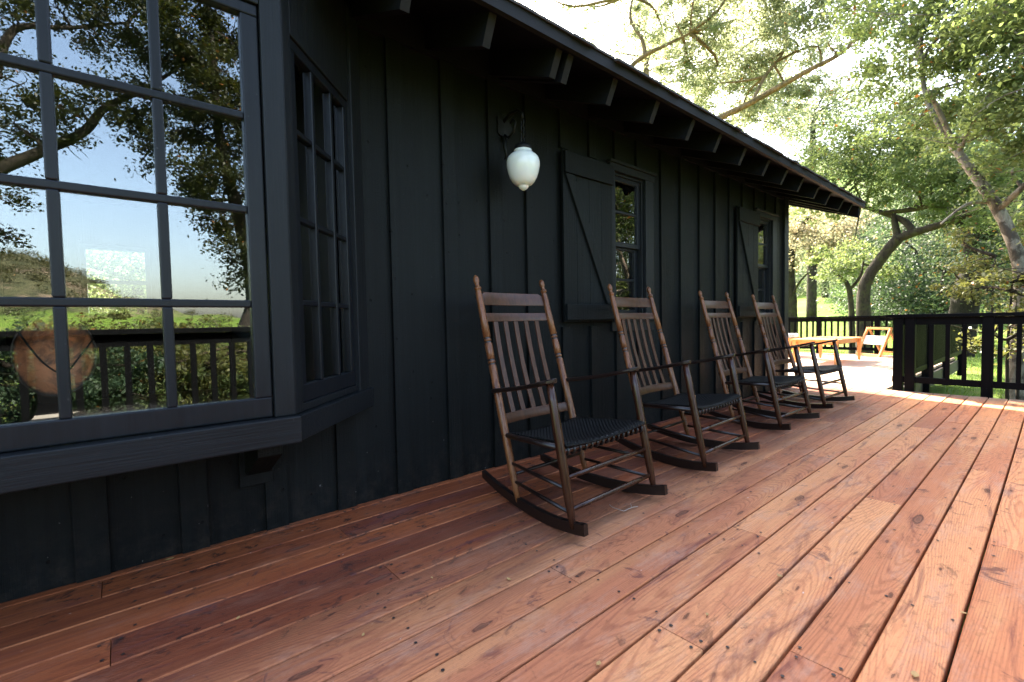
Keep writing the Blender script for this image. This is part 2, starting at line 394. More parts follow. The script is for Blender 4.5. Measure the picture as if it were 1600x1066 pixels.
# ------------------------------------------------------------------ mesh helper
class MB:
    def __init__(self): self.v, self.f, self.mi, self.sm = [], [], [], []
    def add(self, vs, fs, mi=0, smooth=False):
        o = len(self.v)
        self.v += [tuple(float(c) for c in p) for p in vs]
        for q in fs:
            self.f.append([i+o for i in q]); self.mi.append(mi); self.sm.append(smooth)
    def box(self, a, b, mi=0, bev=0.0):
        x0, y0, z0 = a; x1, y1, z1 = b
        self.hexa([(x0, y0, z0), (x1, y0, z0), (x1, y1, z0), (x0, y1, z0), (x0, y0, z1), (x1, y0, z1), (x1, y1, z1), (x0, y1, z1)], mi)
    def hexa(self, p, mi=0):
        self.add(p, [(0, 3, 2, 1), (4, 5, 6, 7), (0, 1, 5, 4), (1, 2, 6, 5), (2, 3, 7, 6), (3, 0, 4, 7)], mi)
    def bar(self, a, b, up, w, h, mi=0):
        """rectangular bar between two points: width w across, height h along up"""
        a, b, up = Vector(a), Vector(b), Vector(up)
        d = (b-a).normalized(); s = d.cross(up).normalized(); u = s.cross(d).normalized()
        p = []
        for c in (a, b):
            p += [c - s*w/2 - u*h/2, c + s*w/2 - u*h/2, c + s*w/2 + u*h/2, c - s*w/2 + u*h/2]
        self.add(p, [(0, 1, 2, 3), (7, 6, 5, 4), (0, 4, 5, 1), (1, 5, 6, 2), (2, 6, 7, 3), (3, 7, 4, 0)], mi)
    def tube(self, pts, rad, n=10, mi=0, cap=True, smooth=True, jit=0.0):
        pts = [Vector(p) for p in pts]
        if not hasattr(rad, '__len__'): rad = [rad]*len(pts)
        rings = []
        t0 = (pts[1]-pts[0]).normalized()
        ref = Vector((0, 0, 1)) if abs(t0.z) < 0.9 else Vector((1, 0, 0))
        s = t0.cross(ref).normalized()
        vs = []
        for i, p in enumerate(pts):
            d = (pts[min(i+1, len(pts)-1)] - pts[max(i-1, 0)]).normalized()
            s = (s - d*s.dot(d)).normalized(); u = d.cross(s)
            for k in range(n):
                a = 2*math.pi*k/n
                r = rad[i]*(1+random.uniform(-jit, jit))
                vs.append(p + (s*math.cos(a) + u*math.sin(a))*r)
        fs = []
        for i in range(len(pts)-1):
            for k in range(n):
                fs.append((i*n+k, i*n+(k+1) % n, (i+1)*n+(k+1) % n, (i+1)*n+k))
        self.add(vs, fs, mi, smooth)
        if cap:
            o = len(self.v)-len(vs)
            self.f.append([o+k for k in range(n)][::-1]); self.mi.append(mi); self.sm.append(False)
            self.f.append([o+(len(pts)-1)*n+k for k in range(n)]); self.mi.append(mi); self.sm.append(False)
    def lathe(self, prof, c, n=24, mi=0):
        vs = []
        for r, z in prof:
            for k in range(n):
                a = 2*math.pi*k/n
                vs.append((c[0]+r*math.cos(a), c[1]+r*math.sin(a), c[2]+z))
        fs = []
        for i in range(len(prof)-1):
            for k in range(n):
                fs.append((i*n+k, i*n+(k+1) % n, (i+1)*n+(k+1) % n, (i+1)*n+k))
        self.add(vs, fs, mi, True)
    def extrude_poly(self, poly, off, mi=0):
        n = len(poly)
        a = [Vector(p) for p in poly]; b = [p+Vector(off) for p in a]
        self.add(a+b, [list(range(n))[::-1], list(range(n, 2*n))] + [(i, (i+1) % n, n+(i+1) % n, n+i) for i in range(n)], mi)
    def build(self, name, mats, parent=None, loc=None, bevel=0.0, fixn=True):
        me = bpy.data.meshes.new(name)
        me.from_pydata(self.v, [], self.f)
        if not isinstance(mats, (list, tuple)): mats = [mats]
        for m in mats: me.materials.append(m)
        me.polygons.foreach_set('material_index', self.mi)
        me.polygons.foreach_set('use_smooth', self.sm)
        me.update()
        if fixn:
            import bmesh
            bm = bmesh.new(); bm.from_mesh(me)
            bmesh.ops.recalc_face_normals(bm, faces=bm.faces)
            bm.to_mesh(me); bm.free()
        o = bpy.data.objects.new(name, me); COL.objects.link(o)
        if parent is not None: o.parent = parent
        if loc is not None: o.location = loc
        if bevel:
            md = o.modifiers.new("bevel", 'BEVEL'); md.width = bevel; md.segments = 2; md.limit_method = 'ANGLE'; md.angle_limit = R_(50)
        return o

def tag(o, label=None, cat=None, group=None, kind=None):
    if label: o['label'] = label
    if cat: o['category'] = cat
    if group: o['group'] = group
    if kind: o['kind'] = kind
    return o
def empty(name, loc=(0, 0, 0), rz=0.0, label=None, cat=None, group=None):
    o = bpy.data.objects.new(name, None); COL.objects.link(o)
    o.location = loc; o.rotation_euler = (0, 0, rz); o.empty_display_size = 0.1
    return tag(o, label, cat, group)
def copy_tree(o, parent=None):
    c = o.copy(); COL.objects.link(c)
    if parent is not None: c.parent = parent
    for ch in o.children: copy_tree(ch, c)
    return c

# ------------------------------------------------------------------ ground
def ground_z(x, y):
    z = -0.55 + 0*x
    z = z - 5.0*np.clip((-y-4.5)/22.0, 0, 1)**1.1
    # hillside rising behind the house and the far deck
    z = z + np.clip(x-24, 0, None)*0.16*np.clip((y+6)/12, 0, 1)
    z = z + np.clip(y-16, 0, None)*0.22
    # lawn right of the deck
    z = z - 0.25*np.clip((x-7)/8, 0, 1)*np.clip((-y-1)/3, 0, 1)
    # the valley's far side: grassy foot and a scrubby knoll
    z = z + np.clip(-y-48, 0, 40)*0.13
    z = z + 21*np.exp(-(((x+22)/26)**2 + ((y+190)/40)**2))
    z = z + 4*np.exp(-(((x-40)/60)**2 + ((y+150)/40)**2))
    z = z + np.clip(np.abs(x)-120, 0, None)*0.12
    z = z + 0.9*np.sin(x*0.09+1.3)*np.sin(y*0.07)*np.clip((np.abs(y+1)-12)/30, 0, 1.6)
    z = z + 1.6*np.sin(x*0.23)*np.sin(y*0.19+.5)*np.clip((-y-110)/40, 0, 1)
    return z
def make_ground():
    g = np.sinh(np.linspace(-4.6, 4.6, 231))
    g = g/g.max()*420
    X, Y = np.meshgrid(g+3, g-2, indexing='ij')
    Z = ground_z(X, Y)
    n = len(g)
    m = MB()
    vs = np.stack([X.ravel(), Y.ravel(), Z.ravel()], 1)
    idx = np.arange(n*n).reshape(n, n)
    fs = np.stack([idx[:-1, :-1].ravel(), idx[1:, :-1].ravel(), idx[1:, 1:].ravel(), idx[:-1, 1:].ravel()], 1)
    me = bpy.data.meshes.new("ground"); me.from_pydata(vs.tolist(), [], fs.tolist())
    me.polygons.foreach_set('use_smooth', [True]*len(fs))
    me.materials.append(M['ground']); me.update()
    o = bpy.data.objects.new("ground", me); COL.objects.link(o)
    tag(o, "green lawn and hillside around the wooden deck", "ground", kind='structure')
make_ground()

# short grass near the lawn that shows through the railings
def tuft_mesh(name, centers, hgt, wid, mat, label):
    n = len(centers)
    c = np.array(centers)
    a = rng.uniform(0, 2*np.pi, n); lean = rng.normal(0, 0.35, (n, 2))*hgt
    hh = hgt*rng.uniform(0.5, 1.2, n)
    dx = np.cos(a)*wid/2; dy = np.sin(a)*wid/2
    v = np.zeros((n, 3, 3))
    v[:, 0] = c + np.stack([dx, dy, 0*dx], 1); v[:, 1] = c - np.stack([dx, dy, 0*dx], 1)
    v[:, 2] = c + np.stack([lean[:, 0], lean[:, 1], hh], 1)
    me = np_mesh(name, v.reshape(-1, 3), 3, mat)
    o = bpy.data.objects.new(name, me); COL.objects.link(o)
    return tag(o, label, "grass", kind='stuff')
def np_mesh(name, verts, k, mat):
    n = len(verts)//k
    me = bpy.data.meshes.new(name)
    me.vertices.add(n*k); me.vertices.foreach_set('co', np.ascontiguousarray(verts, dtype=np.float32).ravel())
    me.loops.add(n*k); me.loops.foreach_set('vertex_index', np.arange(n*k, dtype=np.int32))
    me.polygons.add(n); me.polygons.foreach_set('loop_start', np.arange(0, n*k, k, dtype=np.int32))
    me.polygons.foreach_set('loop_total', np.full(n, k, dtype=np.int32))
    me.materials.append(mat); me.update(calc_edges=True)
    return me
M['blade'] = mat_leaf("grass_blade", (0.06, 0.12, 0.018), (0.14, 0.22, 0.04), (0.28, 0.40, 0.07), 0.45)
pts = []
for i in range(46000):
    x = 7.2 + 22*random.random()**1.6; y = random.uniform(-14, 14)
    if x < 13.3 and -0.9 < y: continue
    pts.append((x, y, float(ground_z(np.float64(x), np.float64(y)))-0.01))
tuft_mesh("grass", pts, 0.14, 0.02, M['blade'], "bright green grass growing beyond the deck railing")

# ------------------------------------------------------------------ deck
PITCH, GAP = 0.1465, 0.0055
def make_deck():
    V, Fc, UV, BC, MI = [], [], [], [], []
    def board(x0, x1, yc, w, seed):
        dz = random.uniform(-0.0012, 0.0012); tilt = random.uniform(-0.0012, 0.0012)
        e = 0.004
        prof = [(-w/2, -.036), (-w/2, -e), (-w/2+e*.35, -e*.35), (-w/2+e, 0), (w/2-e, 0), (w/2-e*.35, -e*.35), (w/2, -e), (w/2, -.036)]
        o = len(V); n = len(prof)
        rnd = (random.random(), random.random(), seed)
        us = random.uniform(0, 60)
        uvs = []
        for x in (x0, x1):
            for (py, pz) in prof:
                V.append((x, yc+py, pz+dz+tilt*(py/w*2))); uvs.append((x-x0+us, py)); BC.append(rnd)
        def face(idx):
            Fc.append([o+i for i in idx]); MI.append(0)
            for i in idx: UV.append(uvs[i])
        for i in range(n-1): face((i, n+i, n+i+1, i+1))
        face(tuple(range(n))); face(tuple(range(2*n-1, n-1, -1)))
    fixed = {4: [1.166], 1: [1.175], 2: [1.984], 0: [2.785], 11: [-0.085], 8: [-0.057], 7: [0.717], 10: [0.705], 9: [2.6], 3: [3.4], 5: [2.15], 6: [3.05]}
    screws = []
    k = -8
    while True:
        yc = -1.806 + (k+0.5)*PITCH
        if yc > 3.4: break
        w = PITCH-(.0032 if yc > -.75 else .0050 if yc > -1.3 else .0078)
        xmax = 7.04 if yc < -0.99 else 13.05
        xs = -6.0
        if yc > -0.06: xs = 6.60
        if k == 12: pass
        js = sorted(fixed.get(k, []))
        x = xs; cuts = [xs]
        for j in js: cuts.append(j)
        x = cuts[-1]
        while True:
            x += random.choice((2.44, 3.05, 3.66, 4.27)) + random.uniform(-.02, .02)
            if x > xmax-0.5: break
            cuts.append(x)
        cuts.append(xmax + (random.uniform(-.004, .004)))
        for a, b in zip(cuts[:-1], cuts[1:]):
            board(a+0.0012, b-0.0012, yc, w, random.random())
            for jx in (a+.022, b-.022):
                for sy in (-.045, .045): screws.append((jx+random.uniform(-.006, .006), yc+sy+random.uniform(-.008, .008)))
            jx = math.ceil((a+.1)/.61)*.61
            while jx < b-.1:
                for sy in (-.045, .045):
                    if random.random() < .8: screws.append((jx+random.uniform(-.012, .012), yc+sy+random.uniform(-.01, .01)))
                jx += .61
        k += 1
    # narrow ripped strip against the wall
    board(-6.0, -0.6, -0.0255, 0.041, .3); board(-.597, 3.1, -0.0265, 0.043, .7); board(3.103, 6.56, -0.0255, 0.041, .15)
    for (sx, sy) in screws:
        if sx < -1 or sx > 8: continue
        o = len(V); r = random.uniform(.0042, .0058)
        for q in range(8):
            V.append((sx+r*math.cos(q*math.pi/4), sy+r*math.sin(q*math.pi/4), 0.0032)); BC.append((0, 0, 0))
        Fc.append([o+q for q in range(8)]); MI.append(1)
        for q in range(8): UV.append((0, 0))
    me = bpy.data.meshes.new("deck"); me.from_pydata(V, [], Fc)
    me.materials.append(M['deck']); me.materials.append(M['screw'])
    me.polygons.foreach_set('material_index', MI)
    uvl = me.uv_layers.new(name="UVMap"); uvl.data.foreach_set('uv', np.array(UV, dtype=np.float32).ravel())
    at_ = me.attributes.new("bcol", 'FLOAT_VECTOR', 'POINT'); at_.data.foreach_set('vector', np.array(BC, dtype=np.float32).ravel())
    me.update()
    o = bpy.data.objects.new("deck", me); COL.objects.link(o)
    tag(o, "deck of reddish worn redwood boards running along the wall", "deck", kind='structure')
    j = MB()
    for i in range(-10, 22):
        x = i*.61
        j.box((x-.02, -2.95, -.20), (x+.02, 3.3 if x > 6.7 else -.01, -.0385)) if x < 7 else (j.box((x-.02, -.98, -.20), (x+.02, 3.3, -.0385)) if x < 13 else None)
    j.box((7.005, -2.96, -.24), (7.035, -.995, -.0385)); j.box((7.04, -.995, -.24), (13.0, -.96, -.0385))
    jo = j.build("deck_joists", M['screw']); jo.name = "deck_frame"; jo['kind'] = 'structure'; jo['label'] = "dark joists under the deck boards"
make_deck()

# ------------------------------------------------------------------ house
house = empty("house", (0, 0, 0), 0, "black board and batten cabin with white globe lamp, shutters and bay window beside the deck", "house")
XL, XR, YB = -6.0, 6.55, 6.0
SL = 0.43
def under(y): return 2.29 + SL*(y+0.6)
WT = under(0.0)+0.02
BAT = [-5.46+.312*i for i in range(16)] + [-.47, -.155, .155, .46, .775, 1.09, 1.415, 1.745, 2.045, 2.372, 2.68, 2.98, 3.27, 3.63, 3.95, 4.295, 4.616, 4.926, 5.24, 5.55, 5.86, 6.17]
def siding():
    m = MB()
    op = [(-1.55, 0.93, .56, 2.10), (2.975, 3.385, .93, 2.06), (5.635, 6.06, .93, 2.07)]
    edges = sorted(set([XL] + [b+.045 for b in BAT] + [XR-.002]))
    for a, b in zip(edges[:-1], edges[1:]):
        segs = [(a, b)]
        yo = random.uniform(-.0015, .0015)
        xs = sorted(set([a, b] + [q for o in op for q in o[:2] if a < q < b]))
        for x0, x1 in zip(xs[:-1], xs[1:]):
            mid = (x0+x1)/2; rr = [(-0.035, WT)]
            for o in op:
                if o[0] < mid < o[1]: rr = [(-0.035, o[2]), (o[3], WT)]
            for z0, z1 in rr: m.box((x0, yo, z0), (x1, .09, z1))
    for b in BAT:
        rr = [(0.0, WT-.02)]
        for o in op:
            if o[0]-.12 < b+.04 < o[1]+.10: rr = [(0.0, o[2]-.03), (o[3]+.07, WT-.02)]
        for q in ((2.33, 2.96), (5.03, 5.64)):
            if q[0] < b+.04 < q[1]: rr = [(0.0, .86), (2.105, WT-.02)]
        for z0, z1 in rr:
            w = .088+random.uniform(-.004, .004); sk = random.uniform(-.004, .004)
            p = [(b, -.0205, z0), (b+w, -.0195, z0), (b+w, .001, z0), (b, .001, z0), (b+sk, -.021, z1), (b+w+sk, -.020, z1), (b+w+sk, .001, z1), (b+sk, .001, z1)]
            m.hexa(p)
    # frieze board and end wall, back wall with two openings
    fz = MB(); fz.box((XL, -.027, WT-.20), (XR-.14, -.0025, WT-.0)); fz.build("frieze_board", M['soffit'], house)
    m.box((XR-.09, .092, -.03), (XR, YB, WT))
    m.extrude_poly([(XR-.09, .1, WT), (XR-.09, 5.9, WT), (XR-.09, 3.0, under(3.0)-.1)], (.09, 0, 0))
    m.box((XL, .092, -.03), (XL+.09, YB, WT))
    bo = [(-1.75, -1.05, .75, 2.05), (-.36, .36, 1.06, 2.02), (2.2, 3.0, 1.0, 2.0)]
    xs = sorted([XL+.09, XR-.09] + [q for o in bo for q in o[:2]])
    for x0, x1 in zip(xs[:-1], xs[1:]):
        mid = (x0+x1)/2; rr = [(-.03, WT)]
        for o in bo:
            if o[0] < mid < o[1]: rr = [(-.03, o[2]), (o[3], WT)]
        for z0, z1 in rr: m.box((x0, YB-.1, z0), (x1, YB, z1))
    return m.build("wall", M['siding'], house)
siding()
m = MB()   # corner board
m.box((XR-.115, -.028, 0), (XR+.012, .002, WT-.03)); m.box((XR+.001, .003, 0), (XR+.026, .10, WT-.03))
m.build("corner_trim", M['trimv'], house)
m = MB()   # room inside
m.box((XL+.1, .1, -.05), (XR-.1, YB-.11, -.004))
m.build("room_floor", M['roomfloor'], house)
m = MB(); m.box((XL+.1, .095, WT+.001), (XR-.1, YB-.11, WT+.03)); m.build("room_ceiling", M['room'], house)
for px_ in (1.3, 4.5):
    m = MB(); m.box((px_, .1, 0), (px_+.06, YB-.11, WT)); m.build("partition", M['room'], house)
# back windows seen through the bay glass
for (x0, x1, z0, z1) in ((-1.75, -1.05, .75, 2.05), (-.36, .36, 1.06, 2.02)):
    m = MB(); y0, y1 = YB-.13, YB-.03
    m.box((x0, y0, z0), (x0+.06, y1, z1)); m.box((x1-.06, y0, z0), (x1, y1, z1))
    m.box((x0+.06, y0, z0), (x1-.06, y1, z0+.06)); m.box((x0+.06, y0, z1-.06), (x1-.06, y1, z1))
    zc = (z0+z1)/2; m.box((x0+.06, y0+.02, zc-.025), (x1-.06, y1-.02, zc+.025))
    m.build("back_window_frame", M['room'], house)

# roof
def roof():
    m = MB()
    xr = 7.33
    def prow(y): return 0.0
    for side in (0, 1):
        ys = (-.62, 3.0) if side == 0 else (6.62, 3.0)
        c = 0.39  # rake flares out toward the ridge, shaped to slant its shadow on the deck
        z0, z1 = under(-.62), under(3.0)
        th_ = .028
        e0, e1 = xr, xr+c*3.6*(1 if side == 0 else 0.6)
        p = [(XL-.6, ys[0], z0), (e0, ys[0], z0), (e1, ys[1], z1), (XL-.6, ys[1], z1)]
        m.hexa([*p, *[(a, b, z+th_) for a, b, z in p]] if side == 0 else [*p[::-1], *[(a, b, z+th_) for a, b, z in p[::-1]]])
    r = m.build("roof", M['soffit'], house)
    # drip board along the eave
    d = MB(); d.box((XL-.6, -.648, under(-.62)-.004), (xr+.005, -.6205, under(-.62)+.062)); d.build("fascia", M['rafter'], r)
    # shingles: three visible courses then plain cover
    s = MB()
    for course in range(22):
        yb = -.662 + course*.165
        x = XL-.6 + random.uniform(0, .1)
        while x < xr+.39*(yb+.6):
            w = random.uniform(.09, .20)
            y = yb + random.uniform(-.020, .010); L = .34
            zl = under(y)+.031+(.030 if course == 0 else .026)+random.uniform(0, .004)+(0.008 if course == 0 else 0)
            t = .013
            x1 = min(x+w-.004, xr+.02+.39*(yb+.6))
            if x1 > x+.01 and (course < 3 or True):
                zu = under(y+L)+.040
                if y+L > 2.98: L = max(2.98-y, .05); zu = under(y+L)+.040
                p = [(x, y, zl), (x1, y, zl), (x1, y+L, zu), (x, y+L, zu)]
                s.hexa([*p, *[(a, b, z+t) for a, b, z in p]])
            x += w
    s.build("shingles", M['shingle'], r)
    # barge rafter on the gable end
    b = MB()
    for (ya, yb_) in ((-.60, 2.98),):
        xa, xb = xr-.045, xr-.045+.39*3.6
        p = [(xa-.04, ya, under(ya)-.14), (xa, ya, under(ya)-.14), (xb, yb_, under(yb_)-.14), (xb-.04, yb_, under(yb_)-.14)]
        q = [(xa-.04, ya, under(ya)-.001), (xa, ya, under(ya)-.001), (xb, yb_, under(yb_)-.001), (xb-.04, yb_, under(yb_)-.001)]
        b.hexa(p+q)
    b.build("barge_rafter", M['soffit'], r)
    return r
roof()
RAF = [-5.62+.435*i for i in range(13)] + [.03, .47, .905, 1.315, 1.755, 1.835, 2.225, 2.66, 3.095, 3.50, 3.95, 4.43, 4.85, 5.29, 5.75, 6.15, 6.62, 6.98]
for x in RAF:
    m = MB()
    w = .042; ya = -.592+random.uniform(-.008, .006); yb_ = .0
    hh = .150+random.uniform(-.006, .006)
    yc = ya+.39*hh; p = [(x, yc, under(yc)-hh), (x+w, yc, under(yc)-hh), (x+w, yb_, under(yb_)-.15), (x, yb_, under(yb_)-.15)]
    q = [(x, ya, under(ya)-.001), (x+w, ya, under(ya)-.001), (x+w, yb_, under(yb_)-.001), (x, yb_, under(yb_)-.001)]
    if x > XR-.02: p[2] = (x+w, 1.5, under(1.5)-.15); p[3] = (x, 1.5, under(1.5)-.15); q[2] = (x+w, 1.5, under(1.5)-.001); q[3] = (x, 1.5, under(1.5)-.001)
    m.hexa(p+q)
    m.mi[-4] = 1  # end face coloured lighter, for the open sky it looks out to
    m.build("rafter_tail", [M['soffit'], M['rafter']], house)

# double hung windows and their shutters
def window(x0, x1, z0, z1, cas_r):
    m = MB()
    # casing: head, right jamb, left jamb, apron, sill
    m.box((x0-.065, -.030, z1), (x1+cas_r, .002, z1+.055)); m.box((x0-.075, -.045, z1+.055), (x1+cas_r+.012, .002, z1+.078))
    m.box((x1, -.027, z0), (x1+cas_r-.01, .002, z1)); m.box((x0-.055, -.026, z0), (x0, .002, z1))
    m.box((x0-.06, -.050, z0-.036), (x1+cas_r, .002, z0)); m.box((x0-.05, -.024, z0-.115), (x1+cas_r-.01, .002, z0-.036))
    # jamb liners
    m.box((x0, .002, z0), (x0+.018, .085, z1)); m.box((x1-.018, .002, z0), (x1, .085, z1))
    m.box((x0+.018, .002, z1-.018), (x1-.018, .085, z1)); m.box((x0+.018, .002, z0), (x1-.018, .085, z0+.018))
    w = m.build("window", M['trimv'], house, bevel=.0025)
    zc = (z0+z1)/2
    s = MB(); a, b = x0+.018, x1-.018
    for (s0, s1, y, k) in ((zc-.005, z1-.018, .018, .035), (z0+.018, zc+.02, .048, .045)):
        s.box((a, y, s0), (a+.028, y+.028, s1)); s.box((b-.040, y, s0), (b, y+.028, s1))
        s.box((a+.028, y, s0), (b-.040, y+.028, s0+.036)); s.box((a+.028, y, s1-k), (b-.040, y+.028, s1))
        zm = (s0+s1)/2; s.box((a+.028, y+.004, zm-.010), (b-.040, y+.022, zm+.010))
    s.build("sash", M['sash'], w, bevel=.002)
    g = MB(); g.box((a+.02, .030, zc), (b-.03, .0325, z1-.03)); g.build("glass", M['glass'], w)
    g = MB(); g.box((a+.02, .060, z0+.03), (b-.03, .0625, zc)); g.build("glass", M['glass'], w)
window(2.975, 3.385, .93, 2.06, .125)
window(5.635, 6.06, .93, 2.07, .125)
def shutter(x0, x1, z0, z1):
    m = MB(); n = 4
    for i in range(n):
        a = x0+(x1-x0)*i/n; b = x0+(x1-x0)*(i+1)/n
        m.box((a+.0012, -.046+random.uniform(-.001, .001), z0), (b-.0012, -.024, z1))
    s = m.build("shutter", M['siding'], house, bevel=.0025)
    c = MB()
    c.box((x0+.006, -.068, z1-.16), (x1-.006, -.0475, z1-.012)); c.box((x0+.006, -.068, z0+.012), (x1-.006, -.0475, z0+.125))
    wz = .075
    c.extrude_poly([(x0+.008, -.0475, z1-.165), (x0+.095, -.0475, z1-.165), (x1-.008, -.0475, z0+.13), (x1-.095, -.0475, z0+.13)], (0, -.019, 0))
    c.build("brace", M['siding'], s, bevel=.003)
    for z in (z1-.09, z0+.07):
        h = MB(); h.tube([(x1+.004, -.052, z-.03), (x1+.004, -.052, z+.03)], .006, 8); h.build("hinge", M['iron'], s)
shutter(2.365, 2.912, .895, 2.085)
shutter(5.055, 5.585, .905, 2.095)

# ------------------------------------------------------------------ bay window
BX0, BX1, BY = -1.55, .47, -.50
PE = (.945, 0.0)         # where the slanted side meets the wall
def bay():
    zs0, zs1 = .487, .583        # sill
    m = MB()
    # corner posts and heads, front
    m.box((BX1-.068, BY, zs1), (BX1, BY+.068, 2.40)); m.box((BX0, BY, zs1), (BX0+.068, BY+.068, 2.40))
    m.box((BX0+.068, BY+.003, 1.99), (BX1-.068, BY+.066, 2.40))
    # slanted right side: casing frame in its own plane
    d = Vector((PE[0]-BX1, PE[1]-BY, 0)); L = d.length; d.normalize(); nrm = Vector((d.y, -d.x, 0))
    def P(u, off, z): q = Vector((BX1, BY, 0)) + d*u + nrm*off; return (q.x, q.y, z)
    def sbox(mb, u0, u1, o0, o1, z0, z1, mi=0):
        mb.hexa([P(u0, o1, z0), P(u1, o1, z0), P(u1, o0, z0), P(u0, o0, z0), P(u0, o1, z1), P(u1, o1, z1), P(u1, o0, z1), P(u0, o0, z1)], mi)
    sbox(m, .004, .062, -.06, -.002, zs1, 2.40)
    sbox(m, L*.835, L*1.0, -.05, .012, zs1-.06, 2.40)
    sbox(m, .062, L*.835, -.055, -.004, 1.955, 2.40)
    sbox(m, .062, L*.835, -.055, -.004, zs1, zs1+.03)
    f = m.build("bay_window", M['trimv'], house, bevel=.004)
    # left slanted side (out of view) and closed underside
    k = MB()
    k.extrude_poly([(BX0, BY, zs1), (BX0-.47, 0, zs1), (BX0-.47, 0, 2.4), (BX0, BY, 2.4)], (.05, .03, 0))
    k.extrude_poly([(BX0+.01, BY+.02, zs0+.03), (BX1-.01, BY+.02, zs0+.03), (PE[0]-.03, -.003, zs0+.03), (BX0-.45, -.003, zs0+.03)], (0, 0, .05))
    k.extrude_poly([(BX0, BY, 2.401), (BX1, BY, 2.401), (PE[0], -.003, 2.401), (BX0-.45, -.003, 2.401)], (0, 0, .05))
    k.build("bay_floor", M['trim'], f)
    # sill boards
    s = MB()
    s.box((BX0-.01, BY-.030, zs0), (BX1+.010, BY+.05, zs1-.001))
    s.extrude_poly([P(-.004, .021, zs0+.002), P(L+.02, .028, zs0+.002), P(L+.02, -.05, zs0+.002), P(.06, -.05, zs0+.002)], (0, 0, .092))
    s.build("sill", M['trim'], f, bevel=.004)
    # front sash: rails, stiles, muntins
    t = MB()
    z0, z1 = .655, 1.95
    zr = [.655, .980, 1.300, 1.612, 1.945]
    a0, a1 = BX0+.072, BX1-.072
    y0, y1 = BY+.012, BY+.050
    gx1 = .345
    t.box((a0, y0, zs1+.002), (a1, y1, z0)); t.box((a0, y0, z1), (a1, y1, 1.988))
    t.box((gx1, y0, z0), (a1, y1, z1)); t.box((a0, y0, z0), (a0+.05, y1, z1))
    cols = []
    x = .115
    while x > a0+.15: cols.append(x); x -= .2405
    for z in zr[1:-1]:
        t.box((a0+.05, y0+.004, z-.0125), (gx1, y1-.004, z+.0125))
    for i, x in enumerate(cols):
        for za, zb in zip(zr[:-1], zr[1:]):
            t.box((x-.0135, y0+.0035, za+(.0126 if za > .66 else 0)), (x+.0135, y1-.0045, zb-(.0126 if zb < 1.94 else 0)))
    t.build("front_sash", M['sash'], f, bevel=.0045)
    g = MB(); g.box((a0+.03, BY+.032, z0-.01), (gx1+.01, BY+.0345, z1+.005)); g.build("glass", M['glass'], f)
    # side sash, set back in its casing
    t = MB(); ua, ub = .064, L*.833; o1, o0 = -.012, -.045
    ga, gb = L*.155, L*.775
    zz = [.680, .990, 1.305, 1.630, 1.915]
    sbox(t, ua, ub, o0, o1, zs1+.031, zz[0]); sbox(t, ua, ub, o0, o1, zz[-1], 1.954)
    sbox(t, ua, ga, o0, o1, zz[0], zz[-1]); sbox(t, gb, ub, o0, o1, zz[0], zz[-1])
    for u in (L*.355, L*.60): sbox(t, u-.011, u+.011, o0+.004, o1-.002, zz[0], zz[-1])
    for z in zz[1:-1]:
        ed = [ga, L*.355-.0112, L*.355+.0112, L*.60-.0112, L*.60+.0112, gb]
        for q in range(0, 6, 2): sbox(t, ed[q], ed[q+1], o0+.006, o1-.004, z-.010, z+.010)
    t.build("side_sash", M['sash'], f, bevel=.004)
    g = MB(); sbox(g, ga-.01, gb+.01, -.034, -.0315, zz[0]-.01, zz[-1]+.01); g.build("side_glass", M['glass'], f)
    # bracket under the sill
    b = MB()
    b.extrude_poly([(.38, -.034, .44), (.38, -.30, .485), (.38, -.30, .40), (.38, -.08, .28), (.38, -.034, .28)], (.09, 0, 0))
    b.box((.36, -.040, .22), (.49, -.0215, .44))
    b.build("bracket", M['siding'], f, bevel=.003)
    return f
bay()

# ------------------------------------------------------------------ wall lamp
def lamp():
    r = empty("wall_lamp", (1.86, 0, 1.81), 0, "white opal acorn globe lamp hanging from black iron bracket on wall", "lamp")
    m = MB()
    # scalloped back plate, arm and scroll
    plate = []
    for k in range(20):
        a = 2*math.pi*k/20; rr = 1+.13*math.cos(5*a)
        plate.append((-.0+.055*rr*math.cos(a), -.022, .30+.075*rr*math.sin(a)))
    m.extrude_poly(plate, (0, -.012, 0))
    arm = [(0, -.03, .33), (0, -.09, .36), (0, -.16, .355), (0, -.20, .32), (0, -.20, .285)]
    m.tube(arm, [.011, .010, .009, .009, .008], 8)
    m.tube([(0, -.03, .25), (0, -.07, .22), (0, -.12, .24), (0, -.14, .29), (0, -.115, .315), (0, -.09, .30)], .007, 8)
    m.tube([(0, -.03, .24), (.0, -.035, .17), (.0, -.05, .12), (.0, -.03, .10)], [.014, .012, .008, .004], 8)
    m.build("bracket", M['iron'], r, loc=(0, 0, 0))
    c = MB()
    for i in range(4):
        z = .268-i*.034; ax = i % 2
        ring = []
        for k in range(13):
            a = 2*math.pi*k/12
            ring.append((.011*math.cos(a) if ax else 0, -.20+(0 if ax else .011*math.cos(a)), z+.023*math.sin(a)))
        c.tube(ring, .0042, 6, cap=False)
    c.build("chain", M['iron'], r)
    f = MB(); f.lathe([(0, .152), (.018, .150), (.022, .140), (.048, .132), (.052, .118), (.052, .105), (.0, .105)], (0, -.20, 0), 24); f.build("fitter", M['iron'], r)
    g = MB()
    prof = [(.0, .112), (.045, .112), (.054, .104), (.053, .094), (.060, .088), (.078, .076), (.093, .058), (.099, .036), (.0985, .010), (.092, -.022), (.081, -.054), (.066, -.080), (.050, -.096), (.036, -.102), (.032, -.104), (.030, -.108), (.026, -.116), (.015, -.125), (.006, -.130), (.0, -.131)]
    g.lathe(prof, (0, -.20, 0), 40); g.build("globe", M['globe'], r)
lamp()

